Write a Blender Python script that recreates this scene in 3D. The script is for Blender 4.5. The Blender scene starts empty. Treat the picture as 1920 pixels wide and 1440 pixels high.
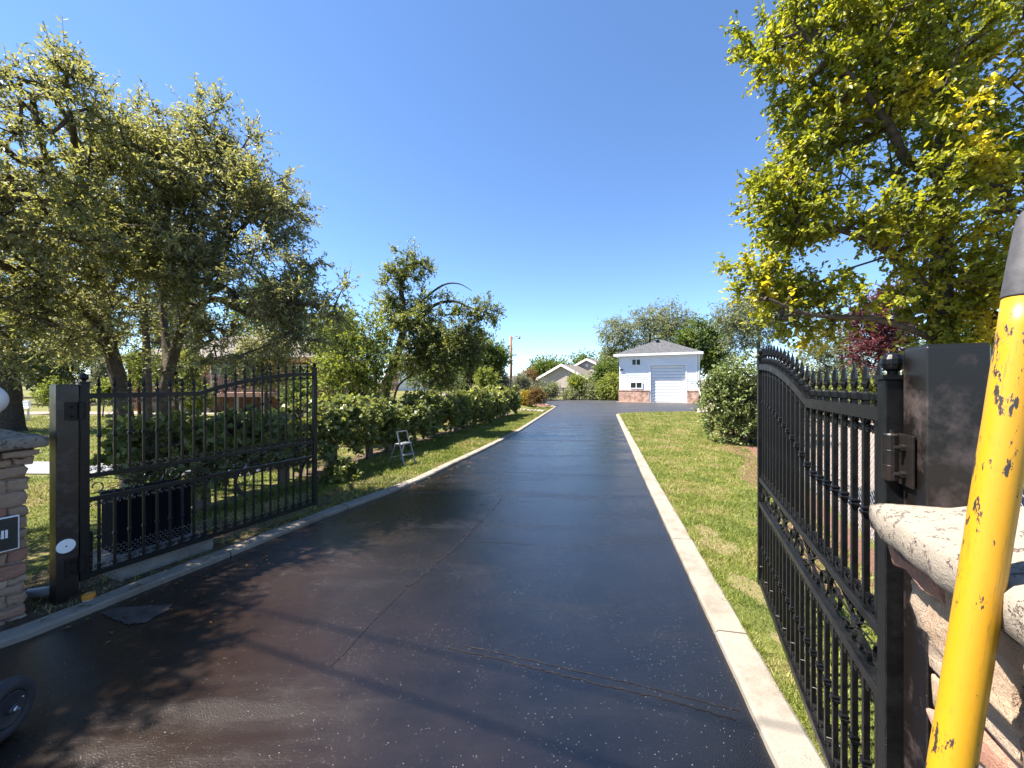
import bpy, bmesh, math, random
import numpy as np
from mathutils import Vector, Matrix

random.seed(7)
SC = bpy.context.scene
COL = SC.collection
F = 721.0          # focal length in photo pixels (1920 wide)
EYE = 1.6
HOR = 722.0

# ------------------------------------------------------------------ camera
cam = bpy.data.cameras.new('camera')
cam_o = bpy.data.objects.new('camera', cam)
COL.objects.link(cam_o)
cam.sensor_width = 36.0
cam.lens = F / 1920 * 36.0
cam.shift_y = (HOR - 720) / 1920
cam.clip_start = 0.03
cam.clip_end = 9000
cam_o.location = (0, 0, EYE)
cam_o.rotation_euler = (math.radians(90), 0, 0)
SC.camera = cam_o

# ------------------------------------------------------------------ sky, sun, exposure
TO_SUN = Vector((-0.58, -0.02, 1.0)).normalized()
SUN_EL = math.asin(TO_SUN.z)
SUN_AZ = math.atan2(TO_SUN.x, TO_SUN.y)
world = bpy.data.worlds.new('World')
SC.world = world
world.use_nodes = True
wn = world.node_tree
bg = wn.nodes['Background']
sky = wn.nodes.new('ShaderNodeTexSky')
sky.sky_type = 'NISHITA'
sky.sun_disc = False
sky.sun_elevation = SUN_EL
sky.sun_rotation = SUN_AZ
sky.altitude = 2500
sky.air_density = 1.0
sky.dust_density = 0.25
sky.ozone_density = 4.0
hsv = wn.nodes.new('ShaderNodeHueSaturation')
hsv.inputs['Saturation'].default_value = 1.06
wn.links.new(sky.outputs[0], hsv.inputs['Color'])
wn.links.new(hsv.outputs[0], bg.inputs[0])
bg.inputs[1].default_value = 0.084
sun = bpy.data.lights.new('sun', 'SUN')
sun.energy = 5.0
sun.angle = math.radians(0.53)
sun.color = (1.0, 0.94, 0.85)
sun_o = bpy.data.objects.new('sun', sun)
COL.objects.link(sun_o)
sun_o.rotation_euler = (-TO_SUN).to_track_quat('-Z', 'Y').to_euler()
sun_o.location = (0, 0, 30)
vs = SC.view_settings
vs.view_transform = 'Standard'
vs.look = 'None'
vs.gamma = 1.0
vs.exposure = 1.92
vs.use_curve_mapping = False

# ------------------------------------------------------------------ helpers
def at(px, py, Y):
    return Vector(((px - 960) / F * Y, Y, EYE - (py - HOR) / F * Y))

def gp(px, py, z=0.0):
    Y = (EYE - z) * F / (py - HOR)
    return Vector(((px - 960) / F * Y, Y, z))

def tag(o, label=None, cat=None, group=None, kind=None):
    if label: o['label'] = label
    if cat: o['category'] = cat
    if group: o['group'] = group
    if kind: o['kind'] = kind
    return o

def empty(name, loc=(0, 0, 0), rz=0.0, label=None, cat=None, group=None, kind=None, parent=None):
    o = bpy.data.objects.new(name, None)
    COL.objects.link(o)
    o.empty_display_size = 0.1
    o.location = loc
    o.rotation_euler = (0, 0, rz)
    if parent: o.parent = parent
    return tag(o, label, cat, group, kind)

def link(name, me, parent=None, loc=None, rot=None, scale=None):
    o = bpy.data.objects.new(name, me)
    COL.objects.link(o)
    if parent: o.parent = parent
    if loc is not None: o.location = loc
    if rot is not None: o.rotation_euler = rot
    if scale is not None: o.scale = scale
    return o

def copy_tree(o, parent=None):
    c = o.copy()
    COL.objects.link(c)
    c.parent = parent
    for ch in list(o.children):
        copy_tree(ch, c)
    return c

class MB:
    def __init__(s):
        s.v = []; s.f = []
    def add(s, vs_, fs):
        b = len(s.v)
        s.v.extend([tuple(p) for p in vs_])
        s.f.extend([tuple(b + i for i in f) for f in fs])
        return s
    def box(s, c, size, rot=None):
        hx, hy, hz = size[0] / 2, size[1] / 2, size[2] / 2
        P = [Vector((x, y, z)) for z in (-hz, hz) for y in (-hy, hy) for x in (-hx, hx)]
        if rot is not None:
            P = [rot @ p for p in P]
        c = Vector(c)
        return s.add([p + c for p in P], [(0, 2, 3, 1), (4, 5, 7, 6), (0, 1, 5, 4), (2, 6, 7, 3), (0, 4, 6, 2), (1, 3, 7, 5)])
    def bar(s, a, b, w, d=None, up=(0, 0, 1)):
        a = Vector(a); b = Vector(b); d = d or w
        z = (b - a); L = z.length; z.normalize()
        u = Vector(up)
        if abs(z.dot(u)) > 0.98: u = Vector((1, 0, 0))
        x = u.cross(z).normalized(); y = z.cross(x)
        R = Matrix((x, y, z)).transposed()
        return s.box((a + b) / 2, (w, d, L), R)
    def tube(s, pts, rad, n=8, cap=True):
        pts = [Vector(p) for p in pts]
        if not hasattr(rad, '__len__'): rad = [rad] * len(pts)
        rings = []
        ref = None
        for i, p in enumerate(pts):
            t = (pts[min(i + 1, len(pts) - 1)] - pts[max(i - 1, 0)]).normalized()
            if ref is None:
                ref = Vector((0, 0, 1)) if abs(t.z) < 0.9 else Vector((1, 0, 0))
            x = (ref - t * ref.dot(t)).normalized()
            y = t.cross(x)
            ref = x
            rings.append([p + (x * math.cos(2 * math.pi * k / n) + y * math.sin(2 * math.pi * k / n)) * rad[i] for k in range(n)])
        V = [q for r in rings for q in r]
        Fc = [(i * n + k, i * n + (k + 1) % n, (i + 1) * n + (k + 1) % n, (i + 1) * n + k) for i in range(len(pts) - 1) for k in range(n)]
        if cap:
            Fc.append(tuple(range(n - 1, -1, -1)))
            Fc.append(tuple((len(pts) - 1) * n + k for k in range(n)))
        return s.add(V, Fc)
    def lathe(s, prof, c=(0, 0, 0), n=16):
        c = Vector(c)
        V = [c + Vector((r * math.cos(2 * math.pi * k / n), r * math.sin(2 * math.pi * k / n), z)) for r, z in prof for k in range(n)]
        Fc = [(i * n + k, i * n + (k + 1) % n, (i + 1) * n + (k + 1) % n, (i + 1) * n + k) for i in range(len(prof) - 1) for k in range(n)]
        Fc.append(tuple(range(n - 1, -1, -1)))
        Fc.append(tuple((len(prof) - 1) * n + k for k in range(n)))
        return s.add(V, Fc)
    def mesh(s, name, mat=None, smooth=False, bevel=0.0, seg=1):
        me = bpy.data.meshes.new(name)
        me.from_pydata(s.v, [], s.f)
        if bevel > 0:
            bm = bmesh.new(); bm.from_mesh(me)
            bmesh.ops.recalc_face_normals(bm, faces=bm.faces)
            es = [e for e in bm.edges if len(e.link_faces) == 2 and e.calc_face_angle(0) > 0.6]
            bmesh.ops.bevel(bm, geom=es, offset=bevel, segments=seg, affect='EDGES', profile=0.6)
            bm.to_mesh(me); bm.free()
        if mat: me.materials.append(mat)
        if smooth: me.shade_smooth()
        me.update()
        return me
    def build(s, name, mat, parent=None, smooth=False, bevel=0.0, loc=None, rot=None, seg=1):
        return link(name, s.mesh(name, mat, smooth, bevel, seg), parent, loc, rot)

def np_mesh(name, V, T, mat, n):
    """V (N,3) float, T (M,n) int faces of n corners"""
    me = bpy.data.meshes.new(name)
    V = np.asarray(V, np.float32); T = np.asarray(T, np.int32)
    me.vertices.add(len(V)); me.vertices.foreach_set('co', V.ravel())
    me.loops.add(T.size); me.loops.foreach_set('vertex_index', T.ravel())
    me.polygons.add(len(T))
    me.polygons.foreach_set('loop_start', np.arange(0, T.size, n, dtype=np.int32))
    me.polygons.foreach_set('loop_total', np.full(len(T), n, np.int32))
    me.materials.append(mat)
    me.update(calc_edges=True)
    return me

def catmull(pts, per=5):
    pts = [Vector(p) for p in pts]
    P = [pts[0] * 2 - pts[1]] + pts + [pts[-1] * 2 - pts[-2]]
    out = []
    for i in range(1, len(P) - 2):
        for k in range(per):
            t = k / per
            a, b, c, d = P[i - 1], P[i], P[i + 1], P[i + 2]
            out.append(0.5 * ((2 * b) + (c - a) * t + (2 * a - 5 * b + 4 * c - d) * t * t + (3 * b - a - 3 * c + d) * t ** 3))
    out.append(pts[-1])
    return out

# ------------------------------------------------------------------ materials
def new_mat(name):
    m = bpy.data.materials.new(name)
    m.use_nodes = True
    nt = m.node_tree
    return m, nt, nt.nodes['Principled BSDF'], nt.nodes['Material Output']

def N(nt, typ, **kw):
    n = nt.nodes.new(typ)
    for k, v in kw.items():
        if k.startswith('i_'):
            n.inputs[int(k[2:])].default_value = v
        else:
            setattr(n, k, v)
    return n

def ramp(nt, stops, interp='LINEAR'):
    r = nt.nodes.new('ShaderNodeValToRGB')
    r.color_ramp.interpolation = interp
    e = r.color_ramp.elements
    while len(e) < len(stops): e.new(0.5)
    for i, (p, c) in enumerate(stops):
        e[i].position = p
        e[i].color = (*c, 1) if len(c) == 3 else c
    return r

def noise(nt, scale, detail=4, rough=0.6, coord=None, dim='3D'):
    n = nt.nodes.new('ShaderNodeTexNoise')
    n.inputs['Scale'].default_value = scale
    n.inputs['Detail'].default_value = detail
    n.inputs['Roughness'].default_value = rough
    if coord is not None: nt.links.new(coord, n.inputs['Vector'])
    return n

def mix(nt, fac, a, b, mode='MIX'):
    m = nt.nodes.new('ShaderNodeMix')
    m.data_type = 'RGBA'; m.blend_type = mode
    for sock, v in ((m.inputs[0], fac), (m.inputs[6], a), (m.inputs[7], b)):
        if isinstance(v, bpy.types.NodeSocket): nt.links.new(v, sock)
        elif isinstance(v, (int, float)): sock.default_value = v
        else: sock.default_value = (*v, 1)
    return m.outputs[2]

def math_n(nt, op, a, b=None, clamp=False):
    m = nt.nodes.new('ShaderNodeMath'); m.operation = op; m.use_clamp = clamp
    for s_, v in ((m.inputs[0], a), (m.inputs[1], b)):
        if v is None: continue
        if isinstance(v, bpy.types.NodeSocket): nt.links.new(v, s_)
        else: s_.default_value = v
    return m.outputs[0]

def pos(nt, obj=False):
    if obj:
        return nt.nodes.new('ShaderNodeTexCoord').outputs['Object']
    return nt.nodes.new('ShaderNodeNewGeometry').outputs['Position']

def bump(nt, bsdf, height, strength=0.3, dist=0.01, prev=None):
    b = nt.nodes.new('ShaderNodeBump')
    b.inputs['Strength'].default_value = strength
    b.inputs['Distance'].default_value = dist
    nt.links.new(height, b.inputs['Height'])
    if prev is not None: nt.links.new(prev, b.inputs['Normal'])
    nt.links.new(b.outputs[0], bsdf.inputs['Normal'])
    return b.outputs[0]

def simple(name, c1, c2=None, scale=8.0, rough=0.6, bump_s=0.0, bump_scale=40, bump_d=0.004, metal=0.0, spec=0.5, obj=False, rnd=0.0):
    m, nt, b, o = new_mat(name)
    co = pos(nt, obj)
    c2 = c2 or tuple(x * 0.7 for x in c1)
    n = noise(nt, scale, 5, 0.6, co)
    r = ramp(nt, [(0.35, c1), (0.65, c2)])
    nt.links.new(n.outputs[0], r.inputs[0])
    col = r.outputs[0]
    if rnd:
        oi = nt.nodes.new('ShaderNodeObjectInfo')
        h = nt.nodes.new('ShaderNodeHueSaturation')
        nt.links.new(col, h.inputs['Color'])
        nt.links.new(math_n(nt, 'ADD', math_n(nt, 'MULTIPLY', oi.outputs['Random'], rnd), 1 - rnd / 2), h.inputs['Value'])
        col = h.outputs[0]
    nt.links.new(col, b.inputs['Base Color'])
    b.inputs['Roughness'].default_value = rough
    b.inputs['Metallic'].default_value = metal
    b.inputs['Specular IOR Level'].default_value = spec
    if bump_s:
        n2 = noise(nt, bump_scale, 6, 0.7, co)
        bump(nt, b, n2.outputs[0], bump_s, bump_d)
    return m

def leaf_mat(name, c1, c2, tip=None, tip_scale=0.9, tip_lo=0.55, trans=0.35, rough=0.5, spec=0.35):
    m, nt, b, o = new_mat(name)
    g = nt.nodes.new('ShaderNodeNewGeometry')
    col = mix(nt, g.outputs['Random Per Island'], c1, c2)
    if tip:
        n = noise(nt, tip_scale, 3, 0.6, g.outputs['Position'])
        r = ramp(nt, [(tip_lo, (0, 0, 0)), (tip_lo + 0.12, (1, 1, 1))])
        nt.links.new(n.outputs[0], r.inputs[0])
        col = mix(nt, r.outputs[0], col, tip)
    nt.links.new(col, b.inputs['Base Color'])
    b.inputs['Roughness'].default_value = rough
    b.inputs['Specular IOR Level'].default_value = spec
    t = nt.nodes.new('ShaderNodeBsdfTranslucent')
    nt.links.new(mix(nt, 1.0, col, (1.25, 1.2, 0.55), 'MULTIPLY'), t.inputs[0])
    ms = nt.nodes.new('ShaderNodeMixShader')
    ms.inputs[0].default_value = trans
    nt.links.new(b.outputs[0], ms.inputs[1]); nt.links.new(t.outputs[0], ms.inputs[2])
    nt.links.new(ms.outputs[0], o.inputs[0])
    return m

M = {}
def build_materials():
    # black gate paint
    m, nt, b, o = new_mat('black_paint'); co = pos(nt, True)
    n = noise(nt, 14, 6, 0.7, co); r = ramp(nt, [(0.4, (0.0035, 0.0035, 0.004)), (0.75, (0.010, 0.0095, 0.009))])
    nt.links.new(n.outputs[0], r.inputs[0]); nt.links.new(r.outputs[0], b.inputs['Base Color'])
    rr = ramp(nt, [(0.35, (0.28,) * 3), (0.7, (0.5,) * 3)]); nt.links.new(n.outputs[0], rr.inputs[0])
    nt.links.new(rr.outputs[0], b.inputs['Roughness'])
    n2 = noise(nt, 180, 3, 0.6, co); bump(nt, b, n2.outputs[0], 0.12, 0.002); b.inputs['Specular IOR Level'].default_value = 0.28
    M['black'] = m
    # chalky weathered post paint
    m, nt, b, o = new_mat('weathered_black'); co = pos(nt, True)
    n = noise(nt, 5.5, 8, 0.72, co); n3 = noise(nt, 60, 5, 0.75, co)
    f = math_n(nt, 'MULTIPLY', math_n(nt, 'SUBTRACT', n.outputs[0], 0.5, True), math_n(nt, 'MULTIPLY', n3.outputs[0], 7.0), True)
    nt.links.new(mix(nt, f, (0.007, 0.005, 0.0045), (0.10, 0.075, 0.068)), b.inputs['Base Color'])
    nt.links.new(math_n(nt, 'ADD', math_n(nt, 'MULTIPLY', f, 0.3), 0.33), b.inputs['Roughness'])
    bump(nt, b, n3.outputs[0], 0.12, 0.002)
    M['post'] = m
    M['hinge'] = simple('hinge_steel', (0.006, 0.0055, 0.005), (0.014, 0.010, 0.008), 25, 0.45, 0.3, 120, 0.002, obj=True, spec=0.25)
    M['wire'] = simple('galvanised_wire', (0.42, 0.41, 0.38), (0.3, 0.29, 0.27), 30, 0.4, metal=0.6)
    M['chain'] = simple('chain_link_wire', (0.25, 0.25, 0.25), (0.16, 0.16, 0.17), 30, 0.4, metal=0.7)
    # asphalt sealer
    m, nt, b, o = new_mat('sealed_asphalt'); co = pos(nt)
    big = noise(nt, 0.55, 4, 0.55, co)
    sep = nt.nodes.new('ShaderNodeSeparateXYZ'); nt.links.new(co, sep.inputs[0])
    # fresh wet (brown) sealer on the near, left half of the drive; drying (black) further up and right
    d = math_n(nt, 'ADD', math_n(nt, 'MULTIPLY', sep.outputs[0], 0.42), math_n(nt, 'MULTIPLY', sep.outputs[1], 0.15))
    wet = math_n(nt, 'SUBTRACT', math_n(nt, 'ADD', big.outputs[0], 0.12), d, True)
    wr = ramp(nt, [(0.25, (0, 0, 0)), (0.8, (1, 1, 1))]); nt.links.new(wet, wr.inputs[0])
    mid = noise(nt, 2.2, 5, 0.65, co)
    c_dry = ramp(nt, [(0.3, (0.013, 0.013, 0.0155)), (0.72, (0.026, 0.0245, 0.027))]); nt.links.new(mid.outputs[0], c_dry.inputs[0])
    c_wet = ramp(nt, [(0.3, (0.0125, 0.0072, 0.0048)), (0.72, (0.020, 0.0120, 0.0082))]); nt.links.new(mid.outputs[0], c_wet.inputs[0])
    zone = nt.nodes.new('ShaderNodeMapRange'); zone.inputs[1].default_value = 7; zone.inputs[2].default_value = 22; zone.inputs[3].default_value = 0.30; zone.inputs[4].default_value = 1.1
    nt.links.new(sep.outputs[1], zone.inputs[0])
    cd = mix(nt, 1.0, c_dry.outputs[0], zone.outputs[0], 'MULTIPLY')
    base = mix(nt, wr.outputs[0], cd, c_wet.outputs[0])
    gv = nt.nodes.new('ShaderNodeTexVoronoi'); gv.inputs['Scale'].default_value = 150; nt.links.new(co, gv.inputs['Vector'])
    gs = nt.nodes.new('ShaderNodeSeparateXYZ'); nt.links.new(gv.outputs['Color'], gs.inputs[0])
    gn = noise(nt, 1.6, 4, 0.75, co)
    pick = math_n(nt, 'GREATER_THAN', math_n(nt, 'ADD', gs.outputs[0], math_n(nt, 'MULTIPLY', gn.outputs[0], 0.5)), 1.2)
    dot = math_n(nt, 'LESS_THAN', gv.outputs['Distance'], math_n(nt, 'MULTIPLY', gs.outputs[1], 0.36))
    glint_specks = math_n(nt, 'MULTIPLY', pick, dot)  # pale specks painted into the colour as sun glints on wet sealer
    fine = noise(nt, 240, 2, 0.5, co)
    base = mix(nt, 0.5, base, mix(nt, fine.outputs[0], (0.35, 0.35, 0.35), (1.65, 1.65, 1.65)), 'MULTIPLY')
    nt.links.new(mix(nt, math_n(nt, 'MULTIPLY', glint_specks, 0.85), base, (0.20, 0.19, 0.185)), b.inputs['Base Color'])
    # sheen: roller marks and damp blotches
    stretch = nt.nodes.new('ShaderNodeMapping'); stretch.inputs['Scale'].default_value = (0.6, 2.6, 1); stretch.inputs['Rotation'].default_value = (0, 0, 0.25)
    nt.links.new(co, stretch.inputs[0])
    sh = noise(nt, 0.8, 5, 0.6, stretch.outputs[0])
    rr = ramp(nt, [(0.34, (0.07,) * 3), (0.5, (0.17,) * 3), (0.64, (0.34,) * 3)]); nt.links.new(sh.outputs[0], rr.inputs[0])
    farr = nt.nodes.new('ShaderNodeMapRange'); farr.inputs[1].default_value = 9; farr.inputs[2].default_value = 24; farr.inputs[3].default_value = 0.0; farr.inputs[4].default_value = 0.34
    nt.links.new(sep.outputs[1], farr.inputs[0])
    nt.links.new(math_n(nt, 'ADD', rr.outputs[0], farr.outputs[0]), b.inputs['Roughness'])
    g1 = noise(nt, 130, 3, 0.6, co); g2 = noise(nt, 9, 6, 0.7, co)
    v = nt.nodes.new('ShaderNodeTexVoronoi'); v.inputs['Scale'].default_value = 210; nt.links.new(co, v.inputs['Vector'])
    p1 = bump(nt, b, g2.outputs[0], 0.14, 0.010)
    p2 = bump(nt, b, g1.outputs[0], 0.3, 0.005, p1)
    p3 = bump(nt, b, v.outputs['Distance'], 0.3, 0.0025, p2)
    b.inputs['Specular IOR Level'].default_value = 0.8
    cbp = nt.nodes.new('ShaderNodeBump'); cbp.inputs['Strength'].default_value = 1.0; cbp.inputs['Distance'].default_value = 0.006
    vv = nt.nodes.new('ShaderNodeTexVoronoi'); vv.inputs['Scale'].default_value = 120; nt.links.new(co, vv.inputs['Vector'])
    nt.links.new(vv.outputs['Distance'], cbp.inputs['Height']); nt.links.new(cbp.outputs[0], b.inputs['Coat Normal'])
    gl = noise(nt, 1.7, 4, 0.7, co); glr = ramp(nt, [(0.5, (0, 0, 0)), (0.68, (0.18,) * 3)]); nt.links.new(gl.outputs[0], glr.inputs[0])
    nt.links.new(math_n(nt, 'MULTIPLY', glr.outputs[0], wr.outputs[0]), b.inputs['Coat Weight']); b.inputs['Coat Roughness'].default_value = 0.1
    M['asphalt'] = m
    M['crack'] = simple('crack_filler', (0.005, 0.0045, 0.005), (0.012, 0.01, 0.01), 20, 0.4, 0.5, 90, 0.004, spec=0.35)
    M['patch'] = simple('bare_asphalt', (0.075, 0.05, 0.04), (0.02, 0.014, 0.011), 14, 0.75, 0.6, 130, 0.006)
    m, nt, b, o = new_mat('kerb_concrete'); co = pos(nt)
    k1 = noise(nt, 14, 5, 0.6, co); k2 = noise(nt, 2.3, 6, 0.7, co); k3 = noise(nt, 190, 3, 0.6, co)
    c = mix(nt, k1.outputs[0], (0.265, 0.232, 0.188), (0.185, 0.158, 0.125))
    st = ramp(nt, [(0.5, (1, 1, 1)), (0.72, (0.55, 0.52, 0.48))]); nt.links.new(k2.outputs[0], st.inputs[0])
    c = mix(nt, 1.0, c, st.outputs[0], 'MULTIPLY')
    sp_ = ramp(nt, [(0.62, (1, 1, 1)), (0.68, (0.35, 0.31, 0.27))]); nt.links.new(k3.outputs[0], sp_.inputs[0])
    nt.links.new(mix(nt, 1.0, c, sp_.outputs[0], 'MULTIPLY'), b.inputs['Base Color']); b.inputs['Roughness'].default_value = 0.88
    bump(nt, b, k3.outputs[0], 0.7, 0.006)
    M['kerb'] = m
    # lawn soil under the blades
    m, nt, b, o = new_mat('lawn_ground'); co = pos(nt)
    n1 = noise(nt, 1.3, 5, 0.65, co); n2 = noise(nt, 60, 4, 0.7, co)
    r = ramp(nt, [(0.32, (0.09, 0.11, 0.026)), (0.50, (0.15, 0.155, 0.042)), (0.60, (0.21, 0.165, 0.075)), (0.7, (0.2, 0.13, 0.08))])
    nt.links.new(n1.outputs[0], r.inputs[0])
    nt.links.new(mix(nt, n2.outputs[0], r.outputs[0], (0.5, 0.5, 0.45), 'MULTIPLY'), b.inputs['Base Color'])
    b.inputs['Roughness'].default_value = 0.9; b.inputs['Specular IOR Level'].default_value = 0.15
    bump(nt, b, n2.outputs[0], 0.8, 0.02)
    M['lawn'] = m
    M['ground'] = simple('dry_ground', (0.16, 0.15, 0.06), (0.10, 0.11, 0.04), 0.3, 0.95, 0.5, 8, 0.05, spec=0.1)
    M['dry_soil'] = simple('dry_soil', (0.20, 0.155, 0.085), (0.14, 0.13, 0.05), 22, 0.95, 0.8, 60, 0.02, spec=0.1)
    M['soil'] = simple('soil', (0.085, 0.062, 0.043), (0.15, 0.11, 0.07), 9, 0.95, 0.9, 45, 0.03, spec=0.1)
    M['gravel'] = simple('pink_gravel', (0.30, 0.225, 0.18), (0.19, 0.14, 0.115), 45, 0.9, 0.9, 60, 0.03)
    M['mulch'] = simple('bark_mulch', (0.20, 0.10, 0.065), (0.12, 0.06, 0.04), 25, 0.95, 1.0, 40, 0.04)
    M['path'] = simple('path_concrete', (0.19, 0.19, 0.2), (0.15, 0.15, 0.16), 2, 0.85, 0.3, 80, 0.004)
    M['pad'] = simple('pad_concrete', (0.20, 0.185, 0.165), (0.13, 0.12, 0.11), 9, 0.9, 0.5, 60, 0.008)
    # pillar stones: colour differs from stone to stone
    m, nt, b, o = new_mat('sandstone'); co = pos(nt)
    oi = nt.nodes.new('ShaderNodeObjectInfo')
    r = ramp(nt, [(0.0, (0.41, 0.29, 0.205)), (0.26, (0.46, 0.345, 0.245)), (0.46, (0.40, 0.215, 0.155)), (0.6, (0.48, 0.38, 0.29)), (0.78, (0.41, 0.29, 0.205)), (0.92, (0.43, 0.26, 0.20)), (1.0, (0.5, 0.42, 0.34))], 'CONSTANT')
    nt.links.new(oi.outputs['Random'], r.inputs[0])
    n = noise(nt, 16, 6, 0.7, co); n4 = noise(nt, 90, 5, 0.75, co)
    c = mix(nt, 0.75, r.outputs[0], mix(nt, n.outputs[0], (0.75, 0.62, 0.55), (1.25, 1.2, 1.12)), 'MULTIPLY')
    nt.links.new(c, b.inputs['Base Color']); b.inputs['Roughness'].default_value = 0.85
    p1 = bump(nt, b, n.outputs[0], 1.0, 0.03); bump(nt, b, n4.outputs[0], 0.9, 0.01, p1)
    M['stone'] = m
    M['mortar'] = simple('mortar', (0.27, 0.215, 0.175), (0.21, 0.17, 0.14), 30, 0.95, 0.6, 120, 0.006)
    # cast cap with pits
    m, nt, b, o = new_mat('cast_cap'); co = pos(nt)
    n = noise(nt, 12, 5, 0.6, co); n2 = noise(nt, 30, 4, 0.85, co)
    pits = ramp(nt, [(0.565, (0, 0, 0)), (0.61, (1, 1, 1))]); nt.links.new(n2.outputs[0], pits.inputs[0])
    n5 = noise(nt, 5, 3, 0.6, co); lich = ramp(nt, [(0.7, (0, 0, 0)), (0.74, (1, 1, 1))]); nt.links.new(n5.outputs[0], lich.inputs[0])
    c = mix(nt, n.outputs[0], (0.20, 0.165, 0.128), (0.27, 0.228, 0.182))
    c = mix(nt, math_n(nt, 'MULTIPLY', pits.outputs[0], 0.75), c, (0.10, 0.07, 0.062))
    c = mix(nt, math_n(nt, 'MULTIPLY', lich.outputs[0], 0.5), c, (0.42, 0.2, 0.08))
    nt.links.new(c, b.inputs['Base Color']); b.inputs['Roughness'].default_value = 0.9
    n6 = noise(nt, 140, 4, 0.7, co)
    p1 = bump(nt, b, math_n(nt, 'MULTIPLY', pits.outputs[0], -1.0), 1.0, 0.014); bump(nt, b, n6.outputs[0], 0.7, 0.006, p1)
    M['cap'] = m
    # chipped yellow pole paint
    m, nt, b, o = new_mat('yellow_paint'); co = pos(nt, True)
    mp = nt.nodes.new('ShaderNodeMapping'); mp.inputs['Scale'].default_value = (1, 1, 0.3); nt.links.new(co, mp.inputs[0])
    n = noise(nt, 48, 6, 0.75, mp.outputs[0]); n2 = noise(nt, 7, 3, 0.5, mp.outputs[0]); n3 = noise(nt, 160, 4, 0.8, mp.outputs[0])
    chip = ramp(nt, [(0.628, (0, 0, 0)), (0.638, (1, 1, 1))])
    nt.links.new(math_n(nt, 'ADD', math_n(nt, 'MULTIPLY', n2.outputs[0], 0.35), math_n(nt, 'MULTIPLY', n.outputs[0], 0.77)), chip.inputs[0])
    dust = ramp(nt, [(0.54, (0, 0, 0)), (0.72, (1, 1, 1))]); nt.links.new(n3.outputs[0], dust.inputs[0])
    c = mix(nt, n2.outputs[0], (0.40, 0.185, 0.005), (0.47, 0.25, 0.010))
    c = mix(nt, math_n(nt, 'MULTIPLY', dust.outputs[0], 0.55), c, (0.30, 0.16, 0.01))
    ms_ = nt.nodes.new('ShaderNodeMapping'); ms_.inputs['Scale'].default_value = (1, 1, 0.06); nt.links.new(co, ms_.inputs[0])
    n7 = noise(nt, 110, 4, 0.8, ms_.outputs[0]); scr = ramp(nt, [(0.62, (0, 0, 0)), (0.66, (1, 1, 1))]); nt.links.new(n7.outputs[0], scr.inputs[0])
    c = mix(nt, math_n(nt, 'MULTIPLY', scr.outputs[0], 0.55), c, (0.22, 0.12, 0.02))
    c = mix(nt, chip.outputs[0], c, (0.03, 0.025, 0.02))
    nt.links.new(c, b.inputs['Base Color']); b.inputs['Roughness'].default_value = 0.38
    bump(nt, b, chip.outputs[0], 0.35, 0.002)
    M['yellow'] = m
    M['rubber'] = simple('black_rubber', (0.045, 0.043, 0.046), (0.07, 0.066, 0.07), 60, 0.62, 0.35, 300, 0.001, obj=True)
    M['tyre'] = simple('tyre_rubber', (0.022, 0.022, 0.025), (0.035, 0.034, 0.036), 12, 0.7, 0.3, 100, 0.002)
    M['rim'] = simple('rim_steel', (0.09, 0.09, 0.095), (0.05, 0.05, 0.055), 12, 0.35, metal=0.6)
    M['zinc'] = simple('zinc', (0.55, 0.57, 0.6), (0.4, 0.42, 0.45), 20, 0.3, metal=0.9)
    M['alu'] = simple('aluminium', (0.24, 0.25, 0.27), (0.19, 0.2, 0.22), 20, 0.4, metal=0.35)
    M['white'] = simple('white_paint', (0.80, 0.80, 0.79), (0.76, 0.76, 0.76), 2, 0.5)
    M['globe'] = simple('opal_globe', (0.78, 0.72, 0.71), (0.74, 0.69, 0.69), 2, 0.35)
    M['siding'] = simple('white_siding', (0.74, 0.74, 0.74), (0.69, 0.69, 0.70), 0.7, 0.5)
    M['sign'] = simple('black_sign', (0.012, 0.016, 0.018), (0.018, 0.024, 0.026), 6, 0.35)
    M['box'] = simple('dark_plastic', (0.005, 0.006, 0.010), (0.008, 0.009, 0.013), 6, 0.85, spec=0.08)
    M['glass'] = simple('dark_glass', (0.02, 0.025, 0.025), (0.035, 0.04, 0.035), 1.2, 0.06)
    M['shingle'] = simple('grey_shingle', (0.03, 0.031, 0.036), (0.085, 0.085, 0.09), 5, 0.9, 0.6, 12, 0.03)
    M['shingle_tan'] = simple('tan_shingle', (0.15, 0.125, 0.108), (0.115, 0.098, 0.085), 4, 0.9, 0.5, 12, 0.03)
    M['stucco'] = simple('beige_block', (0.40, 0.34, 0.295), (0.36, 0.305, 0.265), 1.5, 0.9, 0.3, 30, 0.01)
    for nm, c1, c2, mo, sc in (('brick', (0.40, 0.20, 0.14), (0.52, 0.33, 0.25), (0.45, 0.38, 0.33), 1.0), ('brick_orange', (0.42, 0.15, 0.065), (0.34, 0.12, 0.055), (0.4, 0.3, 0.23), 1.0)):
        m, nt, b, o = new_mat(nm)
        tc = nt.nodes.new('ShaderNodeTexCoord')
        sp = nt.nodes.new('ShaderNodeSeparateXYZ'); nt.links.new(tc.outputs['Object'], sp.inputs[0])
        cb = nt.nodes.new('ShaderNodeCombineXYZ')
        nt.links.new(math_n(nt, 'ADD', sp.outputs[0], sp.outputs[1]), cb.inputs[0]); nt.links.new(sp.outputs[2], cb.inputs[1])
        bk = nt.nodes.new('ShaderNodeTexBrick'); nt.links.new(cb.outputs[0], bk.inputs[0])
        bk.inputs['Scale'].default_value = sc
        bk.inputs['Color1'].default_value = (*c1, 1); bk.inputs['Color2'].default_value = (*c2, 1); bk.inputs['Mortar'].default_value = (*mo, 1)
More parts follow.
